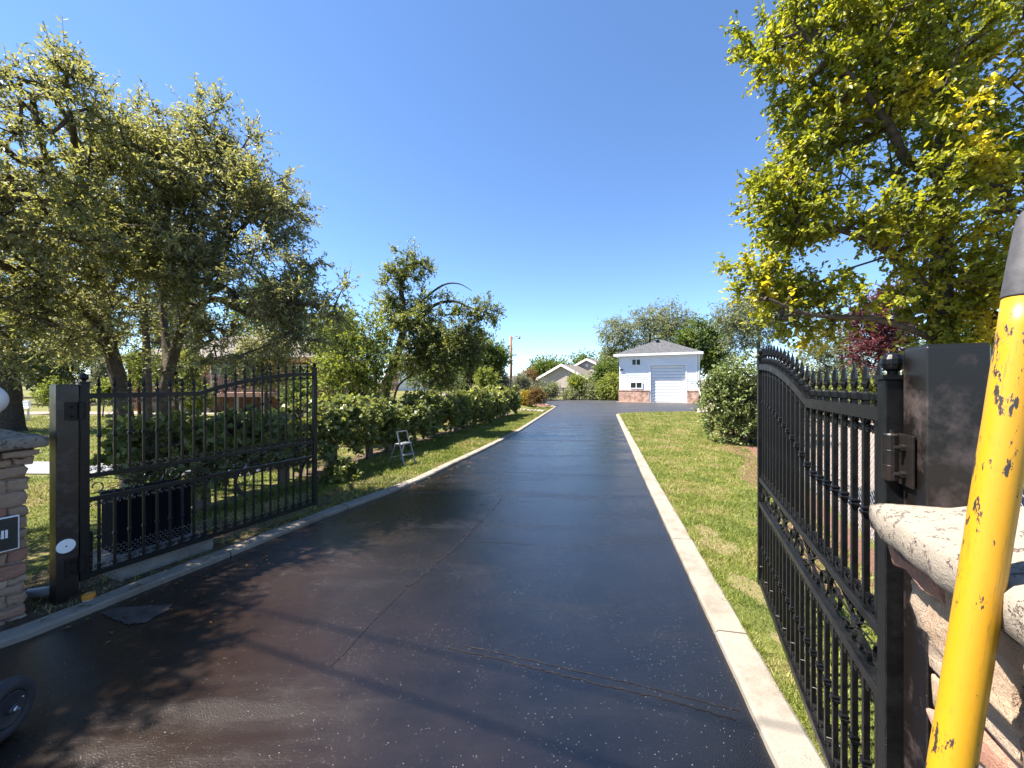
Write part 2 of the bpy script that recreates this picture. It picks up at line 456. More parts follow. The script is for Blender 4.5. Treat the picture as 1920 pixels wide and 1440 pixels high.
        bk.inputs['Brick Width'].default_value = 0.3; bk.inputs['Row Height'].default_value = 0.1; bk.inputs['Mortar Size'].default_value = 0.012
        mo_ = noise(nt, 2.6, 6, 0.8, tc.outputs['Object']); nt.links.new(mix(nt, 0.8, bk.outputs[0], mix(nt, math_n(nt, 'MULTIPLY', math_n(nt, 'SUBTRACT', mo_.outputs[0], 0.4, True), 5.0, True), (0.4, 0.34, 0.3), (1.35, 1.3, 1.25)), 'MULTIPLY'), b.inputs['Base Color']); b.inputs['Roughness'].default_value = 0.9
        bump(nt, b, bk.outputs['Fac'], -0.5, 0.01)
        M[nm] = m
    M['wood'] = simple('old_wood', (0.17, 0.135, 0.105), (0.10, 0.08, 0.06), 18, 0.9, 0.6, 40, 0.01)
    M['pole_wood'] = simple('pole_wood', (0.27, 0.135, 0.075), (0.2, 0.1, 0.06), 9, 0.85, 0.4, 40, 0.01)
    M['orange_wood'] = simple('orange_wood', (0.48, 0.2, 0.06), (0.36, 0.14, 0.05), 4, 0.7)
    M['rail_pink'] = simple('deck_rail', (0.42, 0.24, 0.19), (0.36, 0.2, 0.16), 4, 0.7)
    M['bark'] = simple('bark', (0.075, 0.058, 0.046), (0.13, 0.105, 0.085), 14, 0.95, 1.0, 35, 0.03, spec=0.15)
    M['bark_dark'] = simple('dark_bark', (0.045, 0.036, 0.03), (0.085, 0.07, 0.058), 14, 0.95, 1.0, 35, 0.03, spec=0.15)
    M['boulder'] = simple('boulder', (0.29, 0.23, 0.18), (0.21, 0.165, 0.125), 3, 0.9, 0.8, 10, 0.05)
    M['boulder_pale'] = simple('pale_stone', (0.34, 0.295, 0.24), (0.24, 0.2, 0.16), 5, 0.9, 0.8, 12, 0.04)
    M['hill'] = simple('hill_scrub', (0.13, 0.115, 0.10), (0.085, 0.085, 0.085), 0.02, 1.0, spec=0.0)
    M['cable'] = simple('cable_black', (0.02, 0.02, 0.02), (0.03, 0.03, 0.03), 5, 0.6)
    M['orange_plastic'] = simple('orange_plastic', (0.55, 0.22, 0.02), (0.45, 0.18, 0.02), 20, 0.4)
    M['grey_trim'] = simple('grey_trim', (0.35, 0.36, 0.38), (0.3, 0.31, 0.33), 4, 0.5)
    # foliage
    M['lf_olive'] = leaf_mat('leaf_olive', (0.275, 0.275, 0.165), (0.18, 0.185, 0.10), (0.27, 0.28, 0.12), 0.8, 0.54, 0.5, 0.46, 0.35)
    M['lf_dark'] = leaf_mat('leaf_dark', (0.085, 0.105, 0.04), (0.055, 0.072, 0.028), None, trans=0.38)
    M['lf_yellow'] = leaf_mat('leaf_yellowgreen', (0.33, 0.34, 0.035), (0.16, 0.19, 0.026), (0.55, 0.46, 0.035), 1.1, 0.52, 0.55, 0.42, 0.45)
    M['lf_grape'] = leaf_mat('leaf_grape', (0.21, 0.235, 0.08), (0.075, 0.10, 0.03), (0.33, 0.35, 0.11), 1.2, 0.54, 0.42, 0.45, 0.4)
    M['lf_green'] = leaf_mat('leaf_green', (0.15, 0.20, 0.05), (0.075, 0.12, 0.03), (0.20, 0.25, 0.05), 0.7, 0.56, 0.42)
    M['lf_bright'] = leaf_mat('leaf_bright', (0.25, 0.29, 0.065), (0.13, 0.17, 0.035), (0.33, 0.35, 0.06), 0.9, 0.55, 0.44)
    M['lf_willow'] = leaf_mat('leaf_willow', (0.25, 0.27, 0.155), (0.14, 0.165, 0.085), (0.28, 0.3, 0.16), 0.3, 0.55, 0.42)
    M['lf_silver'] = leaf_mat('leaf_silver', (0.22, 0.23, 0.17), (0.15, 0.165, 0.11), None, trans=0.3)
    M['lf_purple'] = leaf_mat('leaf_purple', (0.13, 0.028, 0.042), (0.07, 0.018, 0.03), (0.17, 0.035, 0.05), 1, 0.6, 0.4)
    M['lf_gold'] = leaf_mat('leaf_gold', (0.42, 0.30, 0.02), (0.28, 0.22, 0.025), None, trans=0.4)
    M['lf_rust'] = leaf_mat('leaf_rust', (0.22, 0.12, 0.045), (0.16, 0.11, 0.04), None, trans=0.4)
    M['lf_shrub'] = leaf_mat('leaf_shrub', (0.20, 0.245, 0.08), (0.095, 0.13, 0.042), (0.30, 0.33, 0.13), 2.5, 0.55, 0.35, 0.4, 0.5)
    # grass
    m, nt, b, o = new_mat('grass_blade')
    g = nt.nodes.new('ShaderNodeNewGeometry')
    n1 = noise(nt, 1.3, 5, 0.65, g.outputs['Position']); n2 = noise(nt, 0.35, 3, 0.5, g.outputs['Position'])
    r = ramp(nt, [(0.30, (0.105, 0.15, 0.026)), (0.49, (0.195, 0.225, 0.04)), (0.58, (0.29, 0.27, 0.085)), (0.68, (0.34, 0.265, 0.135))])
    nt.links.new(math_n(nt, 'ADD', math_n(nt, 'MULTIPLY', n1.outputs[0], 0.75), math_n(nt, 'MULTIPLY', n2.outputs[0], 0.25)), r.inputs[0])
    hv = nt.nodes.new('ShaderNodeHueSaturation'); nt.links.new(r.outputs[0], hv.inputs['Color'])
    nt.links.new(math_n(nt, 'ADD', math_n(nt, 'MULTIPLY', g.outputs['Random Per Island'], 0.7), 0.65), hv.inputs['Value'])
    nt.links.new(hv.outputs[0], b.inputs['Base Color'])
    b.inputs['Roughness'].default_value = 0.5; b.inputs['Specular IOR Level'].default_value = 0.3
    t = nt.nodes.new('ShaderNodeBsdfTranslucent'); nt.links.new(hv.outputs[0], t.inputs[0])
    ms = nt.nodes.new('ShaderNodeMixShader'); ms.inputs[0].default_value = 0.35
    nt.links.new(b.outputs[0], ms.inputs[1]); nt.links.new(t.outputs[0], ms.inputs[2]); nt.links.new(ms.outputs[0], o.inputs[0])
    M['grass'] = m
build_materials()

# ------------------------------------------------------------------ plan of the ground
XL = [(-9.0, -14.0), (-7.5, -0.5), (-5.2, 0.9), (-3.35, 2.0), (-3.06, 2.4), (-2.923, 2.773), (-2.79, 3.178), (-2.68, 3.43), (-2.46, 4.076), (-2.18, 4.807), (-1.87, 5.49), (-1.50, 6.44), (-1.18, 7.66), (-0.775, 9.08), (-0.302, 10.88), (0.34, 13.57), (3.27, 28.1), (2.75, 33.0), (3.6, 44.0)]
XR = [(9.0, -14.0), (7.0, -0.8), (2.0, 0.1), (0.98, 0.78), (0.94, 0.9), (1.103, 1.607), (1.362, 2.727), (1.64, 3.924), (2.25, 6.57), (2.88, 9.23), (5.57, 20.6), (5.9, 21.5), (7.2, 22.4), (11.5, 23.2), (40, 24.5)]
def xl(y):
    return float(np.interp(y, [p[1] for p in XL], [p[0] for p in XL]))
def xr(y):
    return float(np.interp(y, [p[1] for p in XR], [p[0] for p in XR]))
def S(t):
    t = max(0.0, min(1.0, t)); return t * t * (3 - 2 * t)
def gz(x, y):
    """height of the left yard: flat lawn, rising to a low landscaped berm"""
    return 1.0 * S((y - 19) / 15) * S((xl(min(y, 44)) - 1.0 - x) / 4.0) * S((x + 20) / 8.0)

def sheet(name, polyg, z, mat, kind='structure', parent=None):
    me = bpy.data.meshes.new(name)
    bm = bmesh.new()
    vs_ = [bm.verts.new((p[0], p[1], z)) for p in polyg]
    f = bm.faces.new(vs_)
    bmesh.ops.recalc_face_normals(bm, faces=[f])
    if f.normal.z < 0: bmesh.ops.reverse_faces(bm, faces=[f])
    bmesh.ops.triangulate(bm, faces=[f])
    bm.to_mesh(me); bm.free()
    me.materials.append(mat)
    o = link(name, me, parent)
    if kind and not parent: o['kind'] = kind
    return o

def setting():
    # base ground to the horizon
    mb = MB(); R = 6000; n = 64
    mb.v = [(0, 0, -0.06)] + [(R * math.cos(2 * math.pi * k / n), R * math.sin(2 * math.pi * k / n), -0.06) for k in range(n)]
    mb.f = [(0, 1 + k, 1 + (k + 1) % n) for k in range(n)]
    tag(mb.build('ground', M['ground']), kind='structure')
    # driveway and apron
    ys = np.concatenate([np.linspace(-14, 3, 18), np.linspace(3.3, 20.6, 40)])
    left = [(xl(y), y) for y in ys] + [(xl(y), y) for y in np.linspace(21.5, 44, 24)]
    right = [(xr(y), y) for y in ys]
    far = [(11.1, 39.9), (22, 34.5), (30, 30), (30, 24.2), (11.5, 23.2), (7.2, 22.4), (5.9, 21.5)]
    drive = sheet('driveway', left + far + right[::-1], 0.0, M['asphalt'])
    rj = random.Random(6)
    def ribbon(pts, w, name='crack', mat=None):
        pts = catmull([gp(px, py) for px, py in pts], 22)
        rng = random.Random(len(pts) + int(w * 1000)); v = []; f = []
        for i, p in enumerate(pts):
            t = (pts[min(i + 1, len(pts) - 1)] - pts[max(i - 1, 0)]).normalized()
            nrm = Vector((-t.y, t.x, 0)); ww = w * rng.uniform(0.5, 1.2)
            j = rng.uniform(-0.5, 0.5) * w
            v += [p + nrm * (j + ww / 2) + Vector((0, 0, 0.002)), p + nrm * j + Vector((0, 0, 0.0032)), p + nrm * (j - ww / 2) + Vector((0, 0, 0.002))]
        for i in range(len(pts) - 1):
            f += [(i * 3, i * 3 + 1, i * 3 + 4, i * 3 + 3), (i * 3 + 1, i * 3 + 2, i * 3 + 5, i * 3 + 4)]
        mb = MB(); mb.v = v; mb.f = f
        mb.build(name, mat or M['crack'], drive, smooth=True)
    ribbon([(905, 975), (880, 1000), (850, 1030), (800, 1072), (765, 1100)], 0.030)
    ribbon([(760, 1105), (720, 1145), (690, 1175), (655, 1215), (620, 1250)], 0.009)
    ribbon([(840, 1215), (920, 1232), (1000, 1252), (1120, 1282), (1250, 1312), (1380, 1350)], 0.011)
    ribbon([(870, 1210), (980, 1234), (1100, 1262), (1220, 1290), (1390, 1334)], 0.007)
    ribbon([(845, 887), (930, 885), (1040, 888), (1120, 891), (1204, 895)], 0.012)
    ribbon([(870, 1016), (930, 1017), (995, 1021)], 0.006)
    ribbon([(940, 935), (925, 955), (905, 975)], 0.014)
    pts = [(188, 1152), (205, 1143), (228, 1139), (269, 1137), (300, 1135), (324, 1133), (318, 1141), (305, 1150), (290, 1158), (275, 1167), (252, 1170), (235, 1171), (222, 1164), (206, 1160)]
    cc = catmull([gp(px, py) for px, py in pts + pts[:1]], 6)[:-1]
    sheet('bare_patch', [(q.x + rj.uniform(-.009, .009), q.y + rj.uniform(-.009, .009)) for q in cc], 0.004, M['patch'], parent=drive)
    # lawns: strips following the kerbs
    def lawn(name, edge, sgn, ys, ss, hf):
        mb = MB()
        for y in ys:
            e = edge(y)
            for s_ in ss:
                x = e + sgn * s_
                mb.v.append((x, y, 0.022 + hf(x, y)))
        n = len(ss)
        for i in range(len(ys) - 1):
            for j in range(n - 1):
                q = (i * n + j, i * n + j + 1, (i + 1) * n + j + 1, (i + 1) * n + j)
                mb.f.append(q if sgn > 0 else q[::-1])
        tag(mb.build(name, M['lawn'], smooth=True), kind='structure')
    ssl = [0, 0.1, 0.5, 1, 1.5, 2, 3, 4, 5, 6, 8, 10, 12, 14, 16, 18, 20, 23, 26, 30, 40, 60, 90]
    lawn('lawn_left', xl, -1, list(np.linspace(1.2, 3, 6)) + list(np.linspace(3.4, 14, 28)) + list(np.linspace(15, 44, 30)), ssl, gz)
    lawn('lawn_right', xr, 1, list(np.linspace(0.3, 21, 40)) + [21.5, 22, 22.4, 22.8, 23.2], [0, 0.1, 0.5, 1, 2, 4, 8, 14, 25], lambda x, y: 0.0)
    sheet('lawn_back', [(3.6, 44), (11.1, 39.9), (22, 34.5), (60, 20), (90, 80), (-90, 80), (-90, 44)], -0.02, M['lawn'])
    # kerbs cast in lengths
    def kerb(name, edge, sgn, y0, y1, w, step):
        root = empty(name, kind='structure')
        ys = np.arange(y0, y1, 0.12); P = [Vector((edge(y), y, 0)) for y in ys]
        d = np.concatenate([[0], np.cumsum([(P[i + 1] - P[i]).length for i in range(len(P) - 1)])])
        s0 = 0.0
        rng = random.Random(3)
        while s0 < d[-1] - 0.2:
            L = step * rng.uniform(0.75, 1.25)
            s1 = min(s0 + L, d[-1])
            ss = np.arange(s0 + 0.006, s1 - 0.012, 0.14)
            ss = np.append(ss, s1 - 0.006)
            mb = MB(); m_ = len(ss)
            prof = [(0.0, -0.05), (0.004, 0.030), (0.018, 0.044), (w - 0.018, 0.046), (w - 0.004, 0.034), (w, -0.05)]
            for q in ss:
                x = np.interp(q, d, [p.x for p in P]); y = np.interp(q, d, [p.y for p in P])
                q2 = min(q + 0.1, d[-1]); q1 = max(q - 0.1, 0)
                t = Vector((np.interp(q2, d, [p.x for p in P]) - np.interp(q1, d, [p.x for p in P]), np.interp(q2, d, [p.y for p in P]) - np.interp(q1, d, [p.y for p in P]), 0)).normalized()
                nr = Vector((t.y, -t.x, 0)) * sgn
                for a, z in prof:
                    jj = rng.uniform(-0.003, 0.003)
                    mb.v.append((x + nr.x * (a - 0.004 + jj), y + nr.y * (a - 0.004 + jj), z + rng.uniform(-0.0015, 0.0015)))
            k = len(prof)
            for i in range(m_ - 1):
                for j in range(k - 1):
                    q = (i * k + j, (i + 1) * k + j, (i + 1) * k + j + 1, i * k + j + 1)
                    mb.f.append(q if sgn > 0 else q[::-1])
            mb.f.append(tuple(range(k)) if sgn > 0 else tuple(range(k))[::-1])
            mb.f.append(tuple((m_ - 1) * k + j for j in range(k))[::-1] if sgn > 0 else tuple((m_ - 1) * k + j for j in range(k)))
            mb.build('kerb_section', M['kerb'], root)
            s0 = s1
    kerb('kerb_left', xl, -1, 2.3, 28.1, 0.16, 1.6)
    kerb('kerb_left_far', xl, -1, 28.3, 33.0, 0.18, 5.0)
    kerb('kerb_right', xr, 1, 0.92, 20.6, 0.195, 1.8)
    # soil round the left gate, mulch bed, gravel yard, concrete walk
    rng = random.Random(5)
    soil = []
    for y in np.linspace(2.2, 6.6, 20): soil.append((xl(y) - 0.17 - rng.uniform(0, 0.05), y))
    for y in np.linspace(6.8, 1.9, 22): soil.append((xl(y) - 0.85 - rng.uniform(0, 0.35) - 0.25 * S((4.5 - y) / 2), y))
    sheet('soil', soil, 0.028, M['soil'])
    hed = [(FX(y) + 0.35 + rng.uniform(-0.1, 0.1), y) for y in np.linspace(6.6, 23.5, 50)] + [(FX(y) - 0.4, y) for y in np.linspace(23.5, 6.6, 30)]
    sheet('hedge_soil', hed, 0.03, M['soil'])
    mul = [gp(1041, 765), gp(1020, 780), gp(1008, 783), gp(985, 779), gp(968, 775), gp(960, 768), gp(968, 760), gp(1000, 757), gp(1020, 758)]
    mul = [Vector((min(p.x, xl(p.y) - 0.17), p.y, 0)) for p in mul]
    sheet('mulch_bed', [(p.x, p.y) for p in catmull(mul + [mul[0]], 4)[:-1]], 0.035, M['mulch'])
    gr = [(fence_x(y) + 0.05, y) for y in np.linspace(1.0, 20, 12)] + [(30, 20), (30, 1.0)]
    sheet('gravel_yard', gr, 0.03, M['gravel'])
    # bed of bark in front of the chain link fence
    bb = [(fence_x(y) - 0.05, y) for y in np.linspace(1.2, 14, 12)] + [(fence_x(y) - 0.75 - 0.2 * math.sin(y * 2.1), y) for y in np.linspace(14, 1.2, 24)]
    sheet('bark_bed', bb, 0.027, M['mulch'])
    pa = [(-14.0, 7.3), (-10.5, 6.85), (-7.5, 6.75), (-4.6, 6.6), (-4.5, 7.5), (-7.5, 7.75), (-10.5, 7.9), (-14.0, 8.4)]
    sheet('path', pa, 0.04, M['path'])
    pk = [(-60, 19.6), (-14, 20.5), (-14, 22.5), (-60, 22.5)]
    sheet('gravel_strip', pk, 0.05, M['gravel'])
    for k, (px, py, r_) in enumerate(SPOTS):
        c = gp(px, py); rs = random.Random(k + 60)
        pl = [(c.x + r_ * math.cos(a) * rs.uniform(0.6, 1.25), c.y + r_ * 1.5 * math.sin(a) * rs.uniform(0.6, 1.25)) for a in np.linspace(0, 6.28, 17)[:-1]]
        sheet('bare_soil', pl, 0.0232 + 0.0005 * k, M['dry_soil'])
    # hills
    mb = MB(); rng2 = np.random.default_rng(4)
    xs = np.linspace(-3500, 3500, 160)
    for j, (yy, amp) in enumerate(((1900, 0.0), (2300, 1.0), (3000, 0.6))):
        for x in xs:
            h = 36 + 14 * math.sin(x / 260 + 1.0) + 9 * math.sin(x / 97 + 2) + 3 * math.sin(x / 31)
            mb.v.append((x, yy, -2 if j == 0 else h * amp))
    n = len(xs)
    for j in range(2):
        for i in range(n - 1):
            mb.f.append((j * n + i, j * n + i + 1, (j + 1) * n + i + 1, (j + 1) * n + i))
    tag(mb.build('hills', M['hill'], smooth=True), kind='structure')

SPOTS = [(1325, 1000, 0.13), (1352, 1028, 0.16), (1398, 1105, 0.13), (1440, 1130, 0.10), (1480, 1215, 0.09)]
def FX(y):       # line of the grapevine fence
    return -3.4 + 0.25 * (y - 7.3)
def fence_x(y):  # line of the chain link fence on the right
    return 2.3 + 0.451 * (y - 1.0)
setting()

# ------------------------------------------------------------------ foliage machinery
def unit(a):
    return a / np.maximum(np.linalg.norm(a, axis=1, keepdims=True), 1e-9)

def leaf_geo(rng, C, D, L, W, shape, up=0.75):
    """leaf blades: C bases, D directions"""
    n = len(C)
    nr = rng.normal(size=(n, 3)) * 0.6 + np.array([0, 0, up])
    nr = unit(nr - D * np.sum(nr * D, 1, keepdims=True))
    sd = np.cross(nr, D)
    L = L[:, None]; W = W[:, None]
    if shape == 'narrow':
        V = np.stack([C, C + D * L * 0.45 + sd * W * 0.5 + nr * W * 0.18, C + D * L - nr * L * 0.08, C + D * L * 0.45 - sd * W * 0.5 + nr * W * 0.18], 1).reshape(-1, 3)
        i = np.arange(n) * 4
        T = np.concatenate([np.stack([i, i + 2, i + 1], 1), np.stack([i, i + 3, i + 2], 1)])
        return V, T, 3
    if shape == 'broad':
        V = np.stack([C, C + D * L * 0.25 + sd * W * 0.46 + nr * W * 0.12, C + D * L * 0.62 + sd * W * 0.42 + nr * W * 0.1, C + D * L - nr * L * 0.12,
                      C + D * L * 0.62 - sd * W * 0.42 + nr * W * 0.1, C + D * L * 0.25 - sd * W * 0.46 + nr * W * 0.12], 1).reshape(-1, 3)
        i = np.arange(n) * 6
        T = np.concatenate([np.stack([i, i + 3, i + 2, i + 1], 1), np.stack([i, i + 5, i + 4, i + 3], 1)])
        return V, T, 4
    # lobed (grape): three points
    V = np.stack([C, C + D * L * 0.12 + sd * W * 0.5 + nr * W * 0.1, C + D * L * 0.5 + sd * W * 0.55 - nr * W * 0.04, C + D * L * 0.66 + sd * W * 0.24, C + D * L - nr * L * 0.1,
                  C + D * L * 0.66 - sd * W * 0.24, C + D * L * 0.5 - sd * W * 0.55 - nr * W * 0.04, C + D * L * 0.12 - sd * W * 0.5 + nr * W * 0.1], 1).reshape(-1, 3)
    i = np.arange(n) * 8
    T = np.concatenate([np.stack([i, i + 3, i + 2, i + 1], 1), np.stack([i, i + 7, i + 6, i + 5], 1), np.stack([i, i + 5, i + 4, i + 3], 1)])
    return V, T, 4

def tubes_np(A, B, ra, rb, n):
    """many separate tapered tube segments"""
    d = unit(B - A)
    ref = np.where(np.abs(d[:, 2:3]) < 0.9, np.array([[0, 0, 1.0]]), np.array([[1.0, 0, 0]]))
    x = unit(np.cross(ref, d)); y = np.cross(d, x)
    ring = []
    for k in range(n):
        a = 2 * math.pi * k / n
        ring.append(x * math.cos(a) + y * math.sin(a))
    V = np.stack([A + r * ra[:, None] for r in ring] + [B + r * rb[:, None] for r in ring], 1).reshape(-1, 3)
    i = np.arange(len(A)) * 2 * n
    T = np.concatenate([np.stack([i + k, i + (k + 1) % n, i + n + (k + 1) % n, i + n + k], 1) for k in range(n)])
    return V, T

def sprays(rng, tips, out, m, n, ltw, L, W, spread=0.9, gravity=0.0, up=0.75, shape='narrow', lbias=0.5):
    K = len(tips)
    tb = np.repeat(tips, m, 0)
    td = unit(np.repeat(out, m, 0) + rng.normal(size=(K * m, 3)) * spread + np.array([0, 0, -gravity]))
    tl = ltw * rng.uniform(0.5, 1.25, K * m)
    te = tb + td * tl[:, None]
    # leaves
    t = (np.arange(n) + 0.5) / n
    tt = np.clip(np.tile(t, K * m) + rng.uniform(-0.5, 0.5, K * m * n) / n, 0.05, 1.0)
    C = np.repeat(tb, n, 0) + np.repeat(td, n, 0) * (np.repeat(tl, n) * tt)[:, None]
    D = unit(np.repeat(td, n, 0) * lbias + rng.normal(size=(K * m * n, 3)) * 0.6 + np.array([0, 0, -0.12 - gravity * 0.6]))
    q = len(C)
    V, T, k = leaf_geo(rng, C, D, L * rng.uniform(0.65, 1.25, q), W * rng.uniform(0.7, 1.2, q), shape, up)
    return V, T, k, tb, te

def in_lobes(rng, lobes, n, fill=0.5, gap=0.0, seed=0):
    w = np.array([l[2] for l in lobes], float); w /= w.sum()
    idx = rng.choice(len(lobes), n * 3, p=w)
    c = np.array([l[0] for l in lobes]); r = np.array([l[1] for l in lobes])
    d = unit(rng.normal(size=(n * 3, 3)))
    rr = rng.uniform(0, 1, n * 3) ** fill
    P = c[idx] + d * r[idx] * rr[:, None]
    if gap > 0:
        s = np.sin(P[:, 0] * 3.7 + seed) + np.sin(P[:, 1] * 3.1 + seed * 2 + P[:, 2] * 1.7) + np.sin(P[:, 2] * 4.3 + P[:, 0] * 1.9 + seed * 3)
        keep = s > (-1.8 + gap * 2.4)
        P = P[keep]; d = d[keep]
    return P[:n], d[:n]

def grow(name, loc, label, cat, paths, lobes, ntips, leaf, lmat, bmat='bark', seed=1, fill=0.5, gap=0.0, m=4, n=7, ltw=0.35, L=0.07, W=0.028,
         shape='narrow', group=None, gravity=0.0, up=0.75, sides=9, zmin=0.0, thin=0.006, spread=0.9, branches=True, outb=0.6, shoots=0):
    """a tree or shrub: trunk paths, branches grown out to the lobes, leafy sprays on their tips"""
    rng = np.random.default_rng(seed)
    loc = Vector(loc)
    root = empty(name, loc, label=label, cat=cat, group=group)
    mb = MB(); nodes = []; 
    for pts, r0, r1 in paths:
        pp = catmull(pts, 5)
        rr = random.Random(seed)
        k = len(pp) - 1
        rad = [(r0 + (r1 - r0) * (i / k) ** 0.8) * rr.uniform(0.93, 1.07) for i in range(len(pp))]
        if (pts[0] - Vector((loc.x, loc.y, pts[0].z))).length < 0.3: rad[0] *= 1.25
        mb.tube([p - loc for p in pp], rad, sides, cap=False)
        for i, p in enumerate(pp):
            if p.z > zmin and i > 0: nodes.append((p.x, p.y, p.z))
    tips, d = in_lobes(rng, lobes, ntips, fill, gap, seed)
    if shoots:
        w_ = np.array([l[2] for l in lobes], float); w_ /= w_.sum()
        ii = rng.choice(len(lobes), shoots, p=w_)
        dd = unit(rng.normal(size=(shoots, 3)) + np.array([0, 0, 0.55]))
        cc = np.array([l[0] for l in lobes])[ii]; rc = np.array([l[1] for l in lobes])[ii]
        ex = rng.uniform(0.06, 0.26, shoots)[:, None]
        for fr in (0.4, 0.75, 1.0):
            tips = np.concatenate([tips, cc + dd * (rc + ex * fr)]); d = np.concatenate([d, dd])
    K = len(tips)
    base = np.array(nodes)
    if branches:
        cap = len(base) + K * 5 + 10
        P = np.zeros((cap, 3)); par = np.full(cap, -1); P[:len(base)] = base
        cnt = len(base); n0 = cnt
        dist0 = np.min(np.linalg.norm(tips[:, None, :] - base[None], axis=2), 1)
        order = np.argsort(dist0)
        tipnode = np.zeros(K, int)
        for t in order:
            v = tips[t] - P[:cnt]
            ds = np.linalg.norm(v, axis=1) + np.maximum(0, -v[:, 2]) * 0.5
            j = int(np.argmin(ds))
            a = P[j]; b = tips[t]; ln = np.linalg.norm(b - a)
            st = max(1, min(4, int(ln / 0.28)))
            pd = (a - P[par[j]]) if par[j] >= 0 else np.array([0, 0, 0.3])
            pd = pd / max(np.linalg.norm(pd), 1e-6)
            ctl = a + (b - a) * 0.45 + pd * ln * 0.18 + rng.normal(size=3) * ln * 0.07
            prev = j
            for s_ in range(1, st + 1):
                u = s_ / st
                q = a * (1 - u) ** 2 + ctl * 2 * u * (1 - u) + b * u * u
                P[cnt] = q; par[cnt] = prev; prev = cnt; cnt += 1
            tipnode[t] = prev
        load = np.zeros(cnt)
        load[tipnode] += 1
        for i in range(cnt - 1, n0 - 1, -1):
            if par[i] >= 0: load[par[i]] += load[i]
        i = np.arange(n0, cnt)
        rb = thin * np.maximum(load[i], 1) ** 0.46
        ra = thin * np.maximum(np.where(par[i] >= n0, load[par[i]], load[i] * 1.15), 1) ** 0.46
        ra = np.minimum(ra, rb * 1.5)
        V, T = tubes_np(P[par[i]] - np.array(loc), P[i] - np.array(loc), ra, rb, 5)
        T = np.concatenate([np.array(mb.f), T + len(mb.v)]); V = np.concatenate([np.array([tuple(q) for q in mb.v]), V])
        bo = link('trunk', np_mesh('trunk', V, T, M[bmat], 4), root)
        bo.data.shade_smooth()
        out = unit(P[tipnode] - P[par[tipnode]] + d * outb * 0.3)
    else:
        out = d
    if mb.v and not branches:
        mb.build('trunk', M[bmat], root, smooth=True)
    V, T, k, tb, te = sprays(rng, tips - np.array(loc), out, m, n, ltw, L, W, spread, gravity, up, shape)
    link('crown', np_mesh('crown', V, T, M[lmat], k), root)
    if branches:
        V, T = tubes_np(tb, te, np.full(len(tb), thin * 0.55), np.full(len(tb), thin * 0.25), 3)
        link('twigs', np_mesh('twigs', V, T, M[bmat], 4), root)
    return root

def lob(px, py, Y, r, dy=None, w=None, rz=None):
    """lobe of a crown: centre, radii, weight (r in photo pixels at distance Y)"""
    c = at(px, py, Y); R = r * Y / F
    return (np.array(c), np.array([R, dy if dy else R, (rz * Y / F) if rz else R]), (w if w else R ** 2))

# ------------------------------------------------------------------ gates
GD = Vector((0.411, 0.911, 0)).normalized()        # direction of both open leaves
GW = Vector((GD.y, -GD.x, 0))                      # across the opening, to the right
GA = math.atan2(GD.y, GD.x)
HR = Vector((1.021, 1.03, 0)); HL = Vector((-3.207, 2.88, 0))
GL = 1.965
def arch(u):
    t = max(0.0, (u - 0.735) / (GL - 0.735))
    return 1.52 + 0.21 * (1 - (1 - t) ** 2)

def flat_sweep(mb, pts, t=0.004, d=0.012):
    """flat bar bent in the XZ plane"""
    n = len(pts); V = []
    for i, p in enumerate(pts):
        a = pts[max(i - 1, 0)]; b = pts[min(i + 1, n - 1)]
        tx, tz = b[0] - a[0], b[1] - a[1]; l = math.hypot(tx, tz) or 1
        nx, nz = -tz / l * t / 2, tx / l * t / 2
        V += [(p[0] + nx, -d / 2, p[1] + nz), (p[0] + nx, d / 2, p[1] + nz), (p[0] - nx, d / 2, p[1] - nz), (p[0] - nx, -d / 2, p[1] - nz)]
    Fc = [(i * 4 + k, i * 4 + (k + 1) % 4, i * 4 + 4 + (k + 1) % 4, i * 4 + 4 + k) for i in range(n - 1) for k in range(4)]
    Fc += [(3, 2, 1, 0), tuple((n - 1) * 4 + k for k in range(4))]
    mb.add(V, Fc)

def spiral(cx, cz, r0, r1, a0, turns, n=14):
    return [(cx + (r0 + (r1 - r0) * k / n) * math.cos(a0 + turns * 2 * math.pi * k / n), cz + (r0 + (r1 - r0) * k / n) * math.sin(a0 + turns * 2 * math.pi * k / n)) for k in range(n + 1)]

